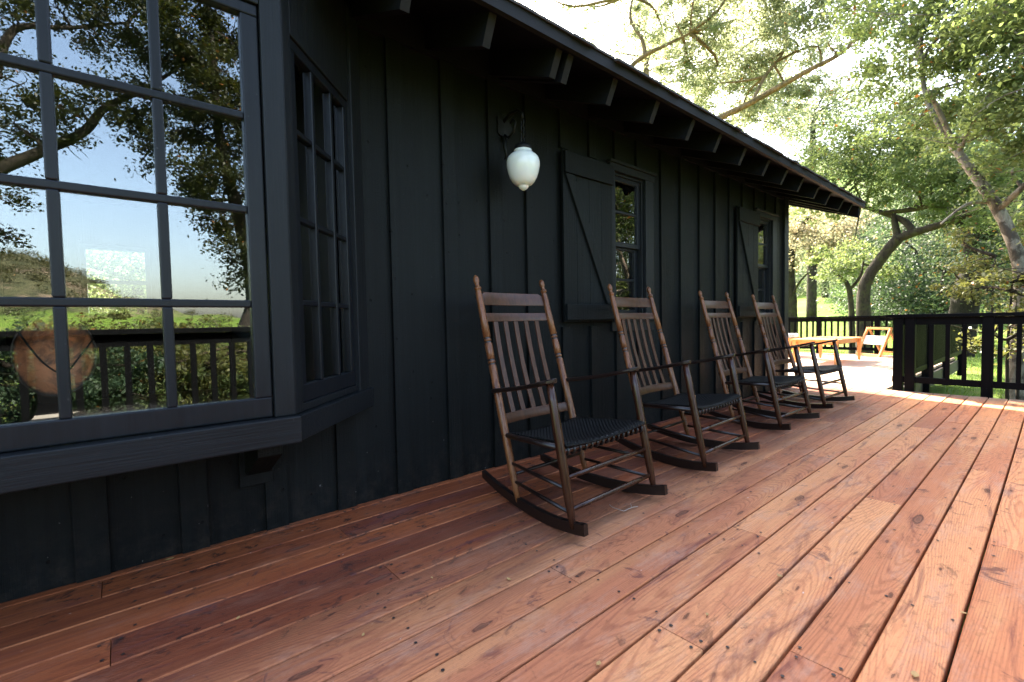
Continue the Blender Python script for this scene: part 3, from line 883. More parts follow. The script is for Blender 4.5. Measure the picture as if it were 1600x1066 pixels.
# ------------------------------------------------------------------ rocking chairs
def smooth(pts, n=6):
    pts = [Vector(p) for p in pts]; out = []
    for i in range(len(pts)-1):
        p0 = pts[max(i-1, 0)]; p1 = pts[i]; p2 = pts[i+1]; p3 = pts[min(i+2, len(pts)-1)]
        for k in range(n):
            t = k/n
            out.append(0.5*((2*p1)+(p2-p0)*t+(2*p0-5*p1+4*p2-p3)*t*t+(3*p1-p0-3*p2+p3)*t**3))
    out.append(pts[-1]); return out
def make_chair():
    """local frame: x across, -y to the front"""
    C = empty("rocking_chair", (0, 0, 0))
    wb0, wb1, yb0, yb1, zb0, zb1 = .262, .246, .193, .509, .035, 1.150
    def post(s, z):
        k = (z-zb0)/(zb1-zb0); return Vector((s*(wb0+(wb1-wb0)*k), yb0+(yb1-yb0)*k, z))
    wf, yf0, yf1, zf0, zf1 = .312, -.193, -.075, .045, .632
    def leg(s, z):
        k = (z-zf0)/(zf1-zf0); return Vector((s*wf, yf0+(yf1-yf0)*k, z))
    for s in (-1, 1):
        zs, rs = [], []
        def seg(z, r): zs.append(z); rs.append(r)
        seg(.035, .0105); seg(.10, .0155); seg(.20, .0185); seg(.36, .0200); seg(.50, .0195)
        for zc in (.690, .710, .800, .820):
            seg(zc-.007, .0195); seg(zc-.004, .0165); seg(zc+.004, .0165); seg(zc+.007, .0195)
        seg(.95, .0180); seg(1.055, .0165); seg(1.070, .0135); seg(1.074, .0185); seg(1.084, .0185); seg(1.088, .0115); seg(1.097, .0105)
        seg(1.104, .0120); seg(1.114, .0155); seg(1.126, .0165); seg(1.137, .0140); seg(1.145, .0080); seg(1.150, .003)
        p = MB(); p.tube([post(s, z) for z in zs], rs, 14)
        for i in range(len(zs)-1):
            if rs[i] == .0165 and rs[i+1] == .0165 and zs[i] < .9:
                for k in range(14): p.mi[i*14+k] = 1
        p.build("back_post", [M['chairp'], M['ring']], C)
    for s in (-1, 1):
        p = MB()
        zz = [.045, .10, .17, .30, .42, .56, .632]; rr = [.0115, .0165, .0195, .0205, .0205, .0190, .0165]
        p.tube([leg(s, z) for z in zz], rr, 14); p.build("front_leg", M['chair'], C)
    # rockers: flat bent blades
    for s in (-1, 1):
        p = MB(); n = 22
        top, bot = [], []
        for i in range(n+1):
            y = -.262+(.262+.500)*i/n
            zc = .004+(y-.02)**2*.30 if y > .02 else .004+(y-.02)**2*.42
            hgt = .046-.010*max(0, (y-.1)/.4)
            x = s*(.309-(.086)*(y+.236)/.73)
            bot.append((x, y, zc)); top.append((x, y+.004, zc+hgt))
        t = .013
        for i in range(n):
            a = [(bot[i][0]-t, *bot[i][1:]), (bot[i][0]+t, *bot[i][1:]), (bot[i+1][0]+t, *bot[i+1][1:]), (bot[i+1][0]-t, *bot[i+1][1:])]
            b = [(top[i][0]-t, *top[i][1:]), (top[i][0]+t, *top[i][1:]), (top[i+1][0]+t, *top[i+1][1:]), (top[i+1][0]-t, *top[i+1][1:])]
            fs = [(0, 1, 2, 3), (4, 7, 6, 5), (0, 3, 7, 4), (1, 5, 6, 2)]
            if i == 0: fs.append((0, 4, 5, 1))
            if i == n-1: fs.append((3, 2, 6, 7))
            p.add(a+b, fs)
        p.build("rocker", M['rocker'], C, fixn=True)
    # arms: paddle shaped
    for s in (-1, 1):
        a = post(s, .560)+Vector((s*.014, .005, 0)); b = leg(s, .640)+Vector((0, -.032, .010))
        n = 16; L = []; Rr = []
        prof = [.021, .021, .021, .0215, .022, .0225, .023, .024, .025, .026, .0275, .030, .0335, .037, .0375, .031, .012]
        dd = (b-a)
        p = MB(); vs = []
        for i in range(n+1):
            k = i/n; c = a+dd*k; c.z += -.008*math.sin(math.pi*k)
            w = prof[i]; h_ = .0105
            x = Vector((1, 0, 0))
            for (sx, sz) in ((-1, -.6), (-.75, -1), (.75, -1), (1, -.6), (1, .5), (.8, 1), (-.8, 1), (-1, .5)):
                vs.append(c+x*w*sx+Vector((0, 0, h_*sz)))
        fs = [[i*8+k, i*8+(k+1) % 8, (i+1)*8+(k+1) % 8, (i+1)*8+k] for i in range(n) for k in range(8)]
        fs += [list(range(8))[::-1], [n*8+k for k in range(8)]]
        p.add(vs, fs, 0, False)
        p.build("armrest", M['rocker'], C, bevel=.003)
    # crest rail with clipped corners, second rail, lower rail: each slightly bowed
    def rail(z0, z1, name, clip=0.0, thick=.010, bow=.028):
        p = MB(); n = 12; front, back = [], []
        for side in (0, 1):
            for i in range(n+1):
                k = i/n; sx = -1+2*k
                zt = z1-(clip if i == 0 or i == n else (clip*.0))
                for z in (z0, zt):
                    q = post(1, z); x = sx*q.x*.985
                    y = q.y+bow*(1-sx*sx)*.9+(0 if side == 0 else thick)
                    (front if side == 0 else back).append((x, y, z))
        vs = front+back; N = len(front); fs = []
        for i in range(n):
            a = 2*i
            fs += [(a, a+2, a+3, a+1), (N+a, N+a+1, N+a+3, N+a+2), (a, N+a, N+a+2, a+2), (a+1, a+3, N+a+3, N+a+1)]
        fs += [(0, 1, N+1, N), (2*n, N+2*n, N+2*n+1, 2*n+1)]
        p.add(vs, fs, 0, True)
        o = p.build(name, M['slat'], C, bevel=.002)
        return o
    rail(.992, 1.062, "crest_rail", .024)
    rail(.905, .950, "upper_back_rail")
    rail(.392, .440, "lower_back_rail")
    for i in range(5):
        sx = (-.62+.31*i); p = MB(); n = 8
        vs = []
        for k in range(n+1):
            z = .436+(.908-.436)*k/n; q = post(1, z)
            x = sx*q.x; y = q.y+.028*.9*(1-sx*sx)+.003+.012*math.sin(math.pi*k/n)
            w = .0155
            for dx, dy in ((-w, 0), (w, 0), (w, .008), (-w, .008)): vs.append((x+dx, y+dy, z))
        fs = [[k*4+j, k*4+(j+1) % 4, (k+1)*4+(j+1) % 4, (k+1)*4+j] for k in range(n) for j in range(4)]
        fs += [[0, 1, 2, 3], [n*4+j for j in range(4)]]
        p.add(vs, fs); p.build("back_slat", M['slat'], C, bevel=.0015)
    # seat rails
    fr = MB()
    fr.tube([leg(-1, .352), leg(1, .352)], .0125, 10); fr.build("front_seat_rail", M['chair'], C)
    for s in (-1, 1):
        fr = MB(); fr.tube([leg(s, .368), post(s, .345)], .0125, 10); fr.build("side_seat_rail", M['rocker'], C)
    # woven seat, sagging, wrapped over the rails
    p = MB(); nx, ny = 18, 14
    def seatpt(i, j):
        u = -1+2*i/nx; v = j/ny
        A = leg(1, .386); B = post(1, .362)
        w = (wf-.012)*(1-v)+(B.x-.010)*v
        y = (A.y-.030)*(1-v)+(B.y-.015)*v
        z = .394*(1-v)+.356*v - .040*(1-u*u)*math.sin(math.pi*min(1, v*1.05))-.014*(1-u*u)
        if j == 0: z -= .014
        return (u*w, y, z)
    vs = [seatpt(i, j) for j in range(ny+1) for i in range(nx+1)]
    vs2 = [(x, y, z-.007) for x, y, z in vs]
    N = len(vs); fs = []
    idx = lambda i, j: j*(nx+1)+i
    for j in range(ny):
        for i in range(nx):
            fs += [(idx(i, j), idx(i+1, j), idx(i+1, j+1), idx(i, j+1)), (N+idx(i, j), N+idx(i, j+1), N+idx(i+1, j+1), N+idx(i+1, j))]
    for i in range(nx):
        fs += [(idx(i, 0), N+idx(i, 0), N+idx(i+1, 0), idx(i+1, 0)), (idx(i, ny), idx(i+1, ny), N+idx(i+1, ny), N+idx(i, ny))]
    for j in range(ny):
        fs += [(idx(0, j), idx(0, j+1), N+idx(0, j+1), N+idx(0, j)), (idx(nx, j), N+idx(nx, j), N+idx(nx, j+1), idx(nx, j+1))]
    p.add(vs+vs2, fs, 0, True); seat = p.build("seat", M['woven'], C)
    # straps wrapped round the front rail
    for i in range(15):
        p = MB()
        u = -.90+1.8*i/14; x = u*wf; zc = .352
        A = leg(1, .352)
        sag = .010*(1-u*u)
        ring = []
        for k in range(9):
            a = math.pi*(-.15+1.35*k/8)
            ring.append((x, A.y-math.cos(a-math.pi/2)*.0+(-.0165*math.sin(a) if True else 0), zc+.0165*math.cos(a)-sag*.3))
        p.tube(ring, .0062, 6)
        p.build("strap_wrap", M['cord'], seat)
    # stretchers
    for z, r in ((.245, .0115), (.118, .0118)):
        p = MB(); p.tube([leg(-1, z), leg(-.5, z), leg(.5, z), leg(1, z)], [r*.8, r, r, r*.8], 10); p.build("front_stretcher", M['chair'], C)
    for s in (-1, 1):
        for zf, zb, r in ((.200, .215, .0095), (.105, .130, .0095)):
            p = MB(); p.tube([leg(s, zf), (leg(s, zf)+post(s, zb))/2, post(s, zb)], [r*.8, r, r*.8], 8); p.build("side_stretcher", M['rocker'], C)
    p = MB(); p.tube([post(-1, .160), post(0, .160), post(1, .160)], [.008, .0105, .008], 8); p.build("back_stretcher", M['rocker'], C)
    return C
chair = make_chair()
spots = [((1.695, -.785), 2.0, "nearest dark brown slatted rocking chair, directly right of the bay window"),
         ((2.84, -.765), 2.0, "second dark brown rocking chair, standing in front of the shuttered sash window"),
         ((4.195, -.705), -1.1, "third dark brown rocking chair, between the one at the near shutter and the farthest one"),
         ((5.39, -.670), -2.0, "farthest dark brown rocking chair, by the house corner next to the orange table")]
for i, (xy, a, lb) in enumerate(spots):
    c = chair if i == 0 else copy_tree(chair)
    c.location = (xy[0], xy[1], 0.001); c.rotation_euler = (0, 0, R_(a))
    tag(c, lb, "rocking chair", "rocking chairs along the black wall")

# ------------------------------------------------------------------ deck railings
def railing(name, a, b, label, posts, pw=.10, top=.905, bal=.13, skip=(), bottom=.10):
    """straight railing from a to b; posts are distances along it"""
    a = Vector((*a, 0)); b = Vector((*b, 0)); d = (b-a); L = d.length; d.normalize()
    T = empty("deck_railing", tuple(a), math.atan2(d.y, d.x), label, "railing", "black railings around the deck")
    m = MB(); m.box((-.06, -.075, top-.038), (L+.06, .075, top)); m.build("top_rail", M['rail'], T, bevel=.004)
    m = MB()
    ps = sorted(posts)
    ed = [0]+ps+[L]
    m.box((0, -.02, top-.125), (L, .02, top-.039)); m.build("under_rail", M['rail'], T)
    m = MB(); m.box((0, -.021, bottom), (L, .021, bottom+.07)); m.build("bottom_rail", M['rail'], T, bevel=.003)
    for p_ in ps:
        m = MB(); m.box((p_-pw/2, -pw/2, -.35), (p_+pw/2, pw/2, top-.0385)); m.build("post", M['rail'], T, bevel=.004)
    x = bal*.6
    while x < L:
        if all(abs(x-p_) > pw/2+.035 for p_ in ps):
            m = MB(); m.box((x-.0185, -.0185, bottom+.0705), (x+.0185, .0185, top-.1255)); m.build("baluster", M['rail'], T)
        x += bal
    return T
railing("deck_railing", (7.08, -.99), (7.08, -3.0), "black railing at the right, ending the deck crosswise beside the pale trunk", [.055, .165, .80, 1.95], .09, .905, .135)
railing("deck_railing", (7.20, -1.02), (12.98, -1.02), "black railing seen end-on, running from the crosswise railing to the far deck corner", [1.9, 3.8, 5.72], .09, .90, .080)
railing("deck_railing", (12.98, -.94), (12.98, 3.3), "far black railing behind the orange furniture at the end of the sunny deck", [1.28, 2.42, 3.7], .10, .895, .13)
railing("deck_railing", (7.0, -2.98), (-4.6, -2.98), "black railing along the open side of the deck, mirrored in the bay window", [2.0, 3.9, 5.8, 7.38, 9.2, 11.0], .10, .905, .13)

# ------------------------------------------------------------------ outdoor furniture on the far deck
def low_table():
    T = empty("low_table", (10.80, .70, 0), R_(-1), "long low orange wooden table standing empty on the sunny far deck", "table")
    m = MB()
    for i in range(6):
        y = -.40+.134*i; m.box((-.78, y, .440), (.78, y+.130, .465))
    m.build("tabletop", M['teak'], T, bevel=.004)
    m = MB(); m.box((-.70, -.33, .365), (.70, -.305, .439)); m.box((-.70, .305, .365), (.70, .33, .439)); m.box((-.70, -.304, .365), (-.675, .304, .439)); m.box((.675, -.304, .365), (.70, .304, .439))
    m.build("apron", M['teak'], T)
    for sx in (-1, 1):
        for sy in (-1, 1):
            m = MB(); x, y = sx*.725, sy*.345
            m.hexa([(x-.022, y-.022, 0), (x+.022, y-.022, 0), (x+.022, y+.022, 0), (x-.022, y+.022, 0), (x-.035, y-.035, .439), (x+.035, y-.035, .439), (x+.035, y+.035, .439), (x-.035, y+.035, .439)])
            m.build("leg", M['teak'], T, bevel=.004)
low_table()
def stool():
    T = empty("footstool", (11.75, 1.95, 0), R_(4), "square orange wooden footstool with white cushion by the house corner", "stool")
    m = MB(); m.box((-.36, -.36, .36), (.36, .36, .43)); m.build("seat_frame", M['teak'], T, bevel=.006)
    m = MB(); m.box((-.33, -.34, .431), (.33, .34, .515)); m.build("cushion", M['canvas'], T, bevel=.03)
    for sx in (-1, 1):
        for sy in (-1, 1):
            m = MB(); m.box((sx*.32-.03, sy*.32-.03, 0), (sx*.32+.03, sy*.32+.03, .3595)); m.build("leg", M['teak'], T, bevel=.004)
stool()
def folding_chair(loc, rz, label):
    """low teak chair with white sling, seen from behind: leaning rectangular frame"""
    T = empty("deck_chair", loc, rz, label, "chair", "folding deck chairs on the far deck")
    w = .34
    B = lambda k: (0.34*k, .66*k)      # lean back
    for s in (-1, 1):
        m = MB(); m.bar((s*w, 0, .02), (s*w, .22, .60), (0, 1, 0), .045, .045); m.build("side_rail", M['teak'], T, bevel=.004)
    m = MB(); m.bar((-w-.022, .225, .615), (w+.022, .225, .615), (0, 0, 1), .04, .05); m.build("top_bar", M['teak'], T, bevel=.004)
    m = MB(); m.bar((-w+.024, .01, .05), (w-.024, .01, .05), (0, 0, 1), .04, .045); m.build("bottom_bar", M['teak'], T, bevel=.004)
    m = MB()
    a, b = .055, .17
    m.hexa([(-w+.024, .10, .27), (w-.024, .10, .27), (w-.024, .118, .27), (-w+.024, .118, .27), (-w+.024, .170, .455), (w-.024, .170, .455), (w-.024, .188, .455), (-w+.024, .188, .455)])
    m.build("sling", M['canvas'], T, bevel=.004)
    for s in (-1, 1):
        m = MB(); m.bar((s*(w-.055), .235, .585), (s*(w-.055), .50, .02), (0, 1, .3), .035, .035); m.build("leg", M['teak'], T, bevel=.004)
    m = MB(); m.bar((-w+.075, .46, .10), (w-.075, .46, .10), (0, 0, 1), .03, .03); m.build("stretcher", M['teak'], T, bevel=.004)
folding_chair((12.36, .38, 0), R_(226.5), "orange deck chair with white sling leaning back, right of the low table")

# ------------------------------------------------------------------ copper pan behind the bay glass
def pan():
    T = empty("copper_pan", (-.152, -.30, .827), R_(6), "round old copper pan with wire handle hanging behind the bay window glass", "pan")
    m = MB(); n = 40; prof = [(0, .032), (.027, .031), (.054, .025), (.077, .014), (.089, .0), (.0945, -.002), (.0945, .002)]
    vs = []
    for r, dz in prof:
        for k in range(n):
            a = 2*math.pi*k/n; vs.append((r*math.cos(a), dz, r*1.36*math.sin(a)))
    fs = [(i*n+k, i*n+(k+1) % n, (i+1)*n+(k+1) % n, (i+1)*n+k) for i in range(len(prof)-1) for k in range(n)]
    m.add(vs, fs, 0, True); m.build("bowl", M['copper'], T)
    m = MB(); m.tube(smooth([(-.075, -.012, .075), (-.05, -.02, .02), (-.02, -.02, -.03), (.015, -.022, -.055), (.05, -.02, -.01), (.088, -.012, .05)], 5), .0028, 6); m.build("handle", M['iron'], T)
    m = MB(); m.tube([(0, .0, .127), (.0, .0, .30), (0, .0, 1.50)], .002, 6); m.build("hanging_wire", M['iron'], T)
pan()
def kettle():
    T = empty("dark_pot", (-.33, -.08, .585), 0, "dark round iron pot on the ledge behind the bay glass, left of the copper pan", "pot")
    m = MB(); m.lathe([(0, 0), (.07, .0), (.10, .03), (.115, .08), (.11, .13), (.095, .16), (.10, .165), (.10, .172), (.0, .19)], (0, 0, 0), 28); m.build("body", M['iron'], T)
    m = MB(); m.lathe([(0, .188), (.012, .19), (.014, .205), (.0, .21)], (0, 0, 0), 12); m.build("knob", M['iron'], T)
kettle()

# ------------------------------------------------------------------ fallen leaves and twig on the deck
def leaf_obj(x, y, s, rz, mat, lb, grp):
    m = MB(); n = 7; vs = []
    for i in range(n):
        k = i/(n-1); w = .34*math.sin(math.pi*min(1, k*.98+.01))**.8
        for j in (-1, 0, 1): vs.append((s*(k-.5), s*w*j*.8, .0030+s*.09*abs(j)*(.5+.5*math.sin(3*k+x*9))+s*.10*abs(k-.5)))
    fs = [(i*3+j, (i+1)*3+j, (i+1)*3+j+1, i*3+j+1) for i in range(n-1) for j in (0, 1)]
    m.add(vs, fs, 0, True)
    o = m.build("fallen_leaf", mat); o.location = (x, y, 0.0022); o.rotation_euler = (0, 0, rz)
    tag(o, lb, "leaf", grp)
G = "fallen leaves on the deck"
leaf_obj(1.715, -.775, .042, .3, M['yleaf'], "curled yellow leaf lying under the nearest rocking chair", G)
leaf_obj(1.707, -1.657, .024, 1.1, M['pleaf'], "pale green-yellow leaf on a board gap in the middle of the open deck", G)
leaf_obj(1.471, -2.05, .030, .1, M['pleaf'], "tan leaf on the board gap at the bottom right edge of the photo", G)
for (x, y, s) in ((.999, -1.041, .020), (1.026, -1.06, .016), (.803, -.852, .014), (1.076, -1.362, .018), (.917, -1.504, .022), (1.866, -1.512, .02), (.241, -.644, .016), (.253, -.792, .016), (.11, -.047, .03), (.022, -.207, .015), (1.319, -1.594, .018), (1.911, -1.526, .016), (1.891, -2.097, .02), (2.6, -1.33, .018), (3.1, -1.1, .02), (2.3, -1.9, .018), (3.6, -1.62, .02), (.62, -1.3, .015), (.5, -.98, .014), (1.5, -1.25, .013))[::2]:
    leaf_obj(x, y, s, random.uniform(0, 6), M['pleaf'], "tiny dry pale leaf scrap lying on the deck boards", G)
m = MB()
m.tube(smooth([(0, 0, .006), (.02, .055, .010), (.055, .075, .007)], 4), [.0016]*9, 6); m.tube(smooth([(0, 0, .006), (.05, -.03, .008), (.075, -.055, .006)], 4), [.0019]*9, 6)
m.tube([(.05, -.03, .008), (.085, -.02, .012)], .0012, 6)
o = m.build("twig", M['twig']); o.location = (1.76, -.97, .0022); o.rotation_euler = (0, 0, .5)
tag(o, "thin pale bent twig lying on boards in front of nearest rocker", "twig")

# ------------------------------------------------------------------ trees
def leaf_cloud(balls, size, dens, asp=0.55, sub_sigma=0.16):
    """balls: (centre, radius, squash). leaves gather in twig-end clumps inside each ball"""
    out = []
    for c, r, sq in balls:
        n = int(dens*r*r*(0.06/size)**2)
        ns = max(6, int(26*r**1.6))
        d = rng.normal(size=(ns, 3)); d /= np.linalg.norm(d, axis=1)[:, None]
        rad = rng.uniform(0.25, 1.0, ns)**0.6
        sub = np.array(c) + d*rad[:, None]*np.array([r, r, r*sq])
        w = rng.uniform(.35, 1.6, ns); w /= w.sum()
        pick = rng.choice(ns, n, p=w)
        sg = sub_sigma*min(1.6, max(.6, r))*rng.uniform(.6, 1.4, ns)
        p = sub[pick] + rng.normal(size=(n, 3))*np.array([1, 1, .62])*sg[pick][:, None]
        out.append(p)
    p = np.concatenate(out); n = len(p)
    nrm = rng.normal(size=(n, 3)); nrm[:, 2] = np.abs(nrm[:, 2])+.35; nrm /= np.linalg.norm(nrm, axis=1)[:, None]
    a = rng.normal(size=(n, 3)); a -= nrm*(a*nrm).sum(1)[:, None]; a /= np.linalg.norm(a, axis=1)[:, None]
    b = np.cross(nrm, a)
    s = size*rng.uniform(.65, 1.35, n)[:, None]
    v = np.zeros((n, 4, 3))
    v[:, 0] = p-a*s*.5; v[:, 2] = p+a*s*.5
    fold = nrm*s*.10
    v[:, 1] = p+b*s*asp*.5+fold; v[:, 3] = p-b*s*asp*.5+fold
    return v.reshape(-1, 3)
def tree(name, label, limbs, balls, bark, leafm, size, dens, cat="tree", group=None, twigs=4, sub=.16, base=None):
    """limbs: list of (points, radii); the first is the trunk"""
    b0 = np.array(limbs[0][0][0] if base is None else base)
    T = empty(name, tuple(b0), 0, label, cat, group)
    m = MB(); nodes = []
    for pts, rad in limbs:
        sp = smooth([Vector(p)-Vector(b0) for p in pts], 6)
        k = np.linspace(0, len(rad)-1, len(sp)); rr = np.interp(k, np.arange(len(rad)), rad)
        m.tube(sp, list(rr), 9 if max(rad) > .05 else 6, jit=.06)
        nodes += [np.array(q) for q in sp]
    nodes_a = np.array(nodes)
    lb = [(np.array(c)-b0, r, sq) for c, r, sq in balls]
    for c, r, sq in lb:
        i = np.argmin(((nodes_a-c)**2).sum(1)); a = nodes_a[i]
        L = np.linalg.norm(c-a)
        mid = (a+c)/2+rng.normal(size=3)*.12*L
        if L > .15: m.tube(smooth([a, mid, c], 4), list(np.linspace(.022+.012*min(L, 3), .010, 9)), 6, jit=.08)
        for _ in range(twigs):
            e = c+rng.normal(size=3)*r*.55*np.array([1, 1, sq]); m.tube(smooth([c, (c+e)/2+rng.normal(size=3)*.1*r, e], 3), [.009, .008, .007, .006, .005, .004, .003], 5)
    m.build("trunk", bark, T, fixn=False)
    me = np_mesh("crown", leaf_cloud(lb, size, dens, sub_sigma=sub), 4, leafm)
    o = bpy.data.objects.new("crown", me); COL.objects.link(o); o.parent = T
    return T
def gpt(p):
    """drop a point to the ground"""
    return (p[0], p[1], float(ground_z(np.float64(p[0]), np.float64(p[1])))-.1)
def balls(rows):
    return [(at(px, py, d), r, sq) for px, py, d, r, sq in rows]

exec_trees = True
# A: curved dark oak beyond the far railing
A = [at(1349, 470, 17), at(1356, 435, 17), at(1382, 397, 17), at(1403, 373, 17)]
tree("oak_tree", "oak with curved dark trunk rising behind the far railing and forking low", [
    ([gpt(at(1352, 530, 17))]+A, [.24, .165, .15, .145, .14]),
    ([A[3], at(1440, 360, 16.8), at(1490, 345, 16.4), at(1540, 322, 16), at(1580, 308, 15.6)], [.12, .10, .085, .07, .05]),
    ([A[3], at(1399, 352, 17.2), at(1396, 335, 17.3)], [.10, .085, .06]),
    ([at(1428, 364, 16.9), at(1412, 345, 17.2), at(1380, 333, 17.6), at(1345, 322, 18), at(1300, 312, 18.5)], [.10, .085, .07, .055, .03]),
    ([at(1375, 333, 17.5), at(1440, 325, 17), at(1500, 303, 16.5), at(1540, 275, 16)], [.06, .07, .065, .04]),
    ([at(1345, 322, 18), at(1340, 350, 18), at(1335, 375, 18)], [.03, .02, .012])],
    balls([(1240, 300, 17.5, 1.1, .7), (1290, 262, 18.5, 1.3, .7), (1335, 280, 17, 1.1, .7), (1380, 250, 17.5, 1.3, .7), (1420, 290, 16.5, 1.0, .6), (1455, 240, 17, 1.2, .7), (1500, 270, 16, 1.0, .7), (1390, 205, 18.5, 1.4, .7), (1330, 225, 19, 1.4, .7), (1475, 200, 18, 1.3, .7), (1550, 255, 15.8, .9, .7), (1560, 345, 15.6, .7, .6), (1285, 330, 18, .8, .6), (1480, 325, 16, .6, .5)]),
    M['barkdark'], M['leafA'], .092, 4300)
# B: pale leaning trunk at the right, close to the deck
B = [at(1590, 560, 8.9), at(1596, 440, 8.8), at(1585, 385, 8.7), at(1560, 328, 8.6), at(1528, 280, 8.5), at(1497, 238, 8.5), at(1465, 190, 8.5), at(1446, 148, 8.6), at(1440, 95, 8.7)]
tree("oak_tree", "oak with pale grey mottled trunk leaning left, close behind the right railing", [
    ([gpt(at(1588, 640, 8.9))]+B, [.115, .085, .074, .069, .064, .058, .049, .038, .029, .02]),
    ([B[3], at(1590, 300, 8.3), at(1640, 250, 8)], [.04, .035, .02]),
    ([at(1490, 225, 8.5), at(1465, 170, 8.2), at(1450, 140, 8.0)], [.035, .03, .015]),
    ([at(1548, 315, 8.6), at(1510, 320, 8.4), at(1470, 350, 8.3)], [.03, .02, .01]),
    ([B[5], at(1530, 170, 8.2), at(1580, 110, 8), at(1620, 40, 8)], [.04, .035, .028, .02])],
    balls([(1420, 90, 8.8, .75, .7), (1480, 50, 8.6, .8, .7), (1540, 20, 8.2, .8, .7), (1600, 60, 7.8, .8, .7), (1560, 120, 8, .7, .7), (1500, 130, 8.6, .6, .7), (1610, 150, 7.6, .65, .7), (1555, 200, 8, .55, .7), (1620, 215, 7.8, .55, .7), (1450, -20, 8.8, .9, .7), (1560, -70, 8.2, 1.0, .7), (1650, -20, 7.6, .9, .7), (1440, 180, 8.9, .45, .6), (1580, 270, 8.3, .4, .6), (1380, 20, 9.2, .8, .7), (1660, 120, 7.4, .8, .7)]),
    M['barkpale'], M['leafA'], .064, 3900, sub=.15)
# C: dark far trunk at the right
Cc = [at(1512, 450, 22), at(1528, 410, 22), at(1526, 375, 22), at(1550, 345, 21.5)]
tree("oak_tree", "oak with thick dark trunk in the shade between the curved oak and the pale one", [
    ([gpt(at(1498, 540, 22))]+Cc+[at(1600, 322, 21), at(1650, 300, 20)], [.42, .36, .32, .36, .34, .25, .15]),
    ([Cc[2], at(1490, 340, 22), at(1450, 325, 22.5)], [.16, .12, .05])],
    balls([(1460, 300, 22, 1.5, .6), (1540, 290, 22, 1.6, .6), (1610, 270, 21, 1.6, .6), (1580, 380, 20.5, 1.2, .7), (1520, 230, 22.5, 1.7, .7), (1600, 200, 21, 1.7, .7), (1440, 350, 23, 1.0, .6)]),
    M['barkblack'], M['leafC'], .10, 5000, sub=.22)
# D: big oak behind the house, its limbs reaching over the roof
D0 = at(1085, 215, 13.6)
tree("oak_tree", "large sunlit oak behind the cabin with tan limbs spreading above the roof", [
    ([gpt(at(1140, 520, 14.0)), at(1128, 330, 13.9), D0, at(1125, 185, 13.4), at(1165, 165, 13.2), at(1210, 140, 13), at(1260, 112, 12.8), at(1310, 86, 12.6), at(1345, 55, 12.6), at(1368, 30, 12.6)], [.26, .20, .13, .082, .074, .066, .055, .043, .032, .02]),
    ([D0, at(1020, 180, 13.4), at(985, 115, 13.2), at(1008, 87, 13.1), at(1038, 72, 13), at(1078, 52, 13)], [.11, .085, .064, .058, .044, .026]),
    ([at(1008, 87, 13.1), at(1003, 62, 13.2), at(985, 30, 13.3), at(990, -10, 13.3)], [.06, .05, .04, .02]),
    ([at(1175, 160, 13.2), at(1195, 120, 13.6), at(1222, 85, 13.9), at(1228, 60, 14)], [.045, .038, .03, .015]),
    ([at(1310, 86, 12.6), at(1295, 70, 12.4), at(1300, 60, 12.3)], [.02, .015, .008])],
    balls([(905, 5, 14.5, .55, .7), (840, -15, 14, .6, .7), (1000, 40, 13.6, .6, .7), (1050, 20, 13, .9, .7), (960, -30, 14, .8, .7), (1100, 70, 13.8, .95, .7), (1150, 30, 13.2, 1.0, .7), (1110, 130, 14.2, .9, .7), (1060, 100, 14.5, .8, .7), (1200, 60, 14.2, .9, .7), (1250, 25, 13, 1.0, .7), (1180, 110, 14.6, .8, .7), (1310, 0, 12.6, .8, .7), (1090, -40, 13, 1.1, .7), (1210, -40, 13, 1.1, .7), (1160, 175, 14.8, .8, .6), (1235, 150, 14.4, .6, .6), (1280, 135, 14, .6, .6), (1130, -90, 13, 1.2, .7), (1300, -70, 12.6, 1.1, .7), (1040, 70, 15.5, .9, .7), (1080, 150, 15.5, .8, .6), (1135, 95, 15.6, 1.0, .7), (1190, 15, 15, 1.0, .7), (1265, 80, 15, .8, .6), (1220, 110, 15.8, .9, .6), (1010, 0, 15, .8, .7), (1340, 60, 13.5, .5, .6)]),
    M['barktan'], M['leafB'], .074, 4600)
# E: slim tree right at the house corner, far
tree("slim_tree", "slim tree with dusty pinkish leaves just right of the house corner", [
    ([gpt(at(1236, 520, 24)), at(1236, 480, 24), at(1234, 430, 24), at(1240, 380, 24), at(1262, 340, 24)], [.30, .24, .20, .14, .06]),
    ([at(1237, 465, 24), at(1250, 440, 23.6), at(1275, 415, 23.4)], [.06, .045, .02])],
    balls([(1245, 345, 24, 1.3, .7), (1290, 350, 24.5, 1.3, .7), (1265, 385, 23.6, 1.1, .6), (1310, 375, 24, 1.0, .6), (1225, 370, 24.5, 1.0, .7), (1235, 415, 24, .55, .6)]),
    M['barkdark'], M['leafP'], .12, 4000, sub=.22)
# F: young thin tree
tree("young_tree", "thin young tree with crooked stem left of the curved oak", [
    ([gpt(at(1332, 530, 20)), at(1330, 480, 20), at(1324, 445, 20), at(1312, 432, 20)], [.12, .09, .075, .05]),
    ([at(1326, 455, 20), at(1345, 430, 20), at(1350, 400, 20)], [.06, .045, .02])],
    balls([(1305, 425, 20, .7, .6), (1340, 400, 20.5, .9, .7), (1370, 420, 21, .8, .7), (1290, 400, 21, .7, .6)]),
    M['barkdark'], M['leafA'], .095, 3800)
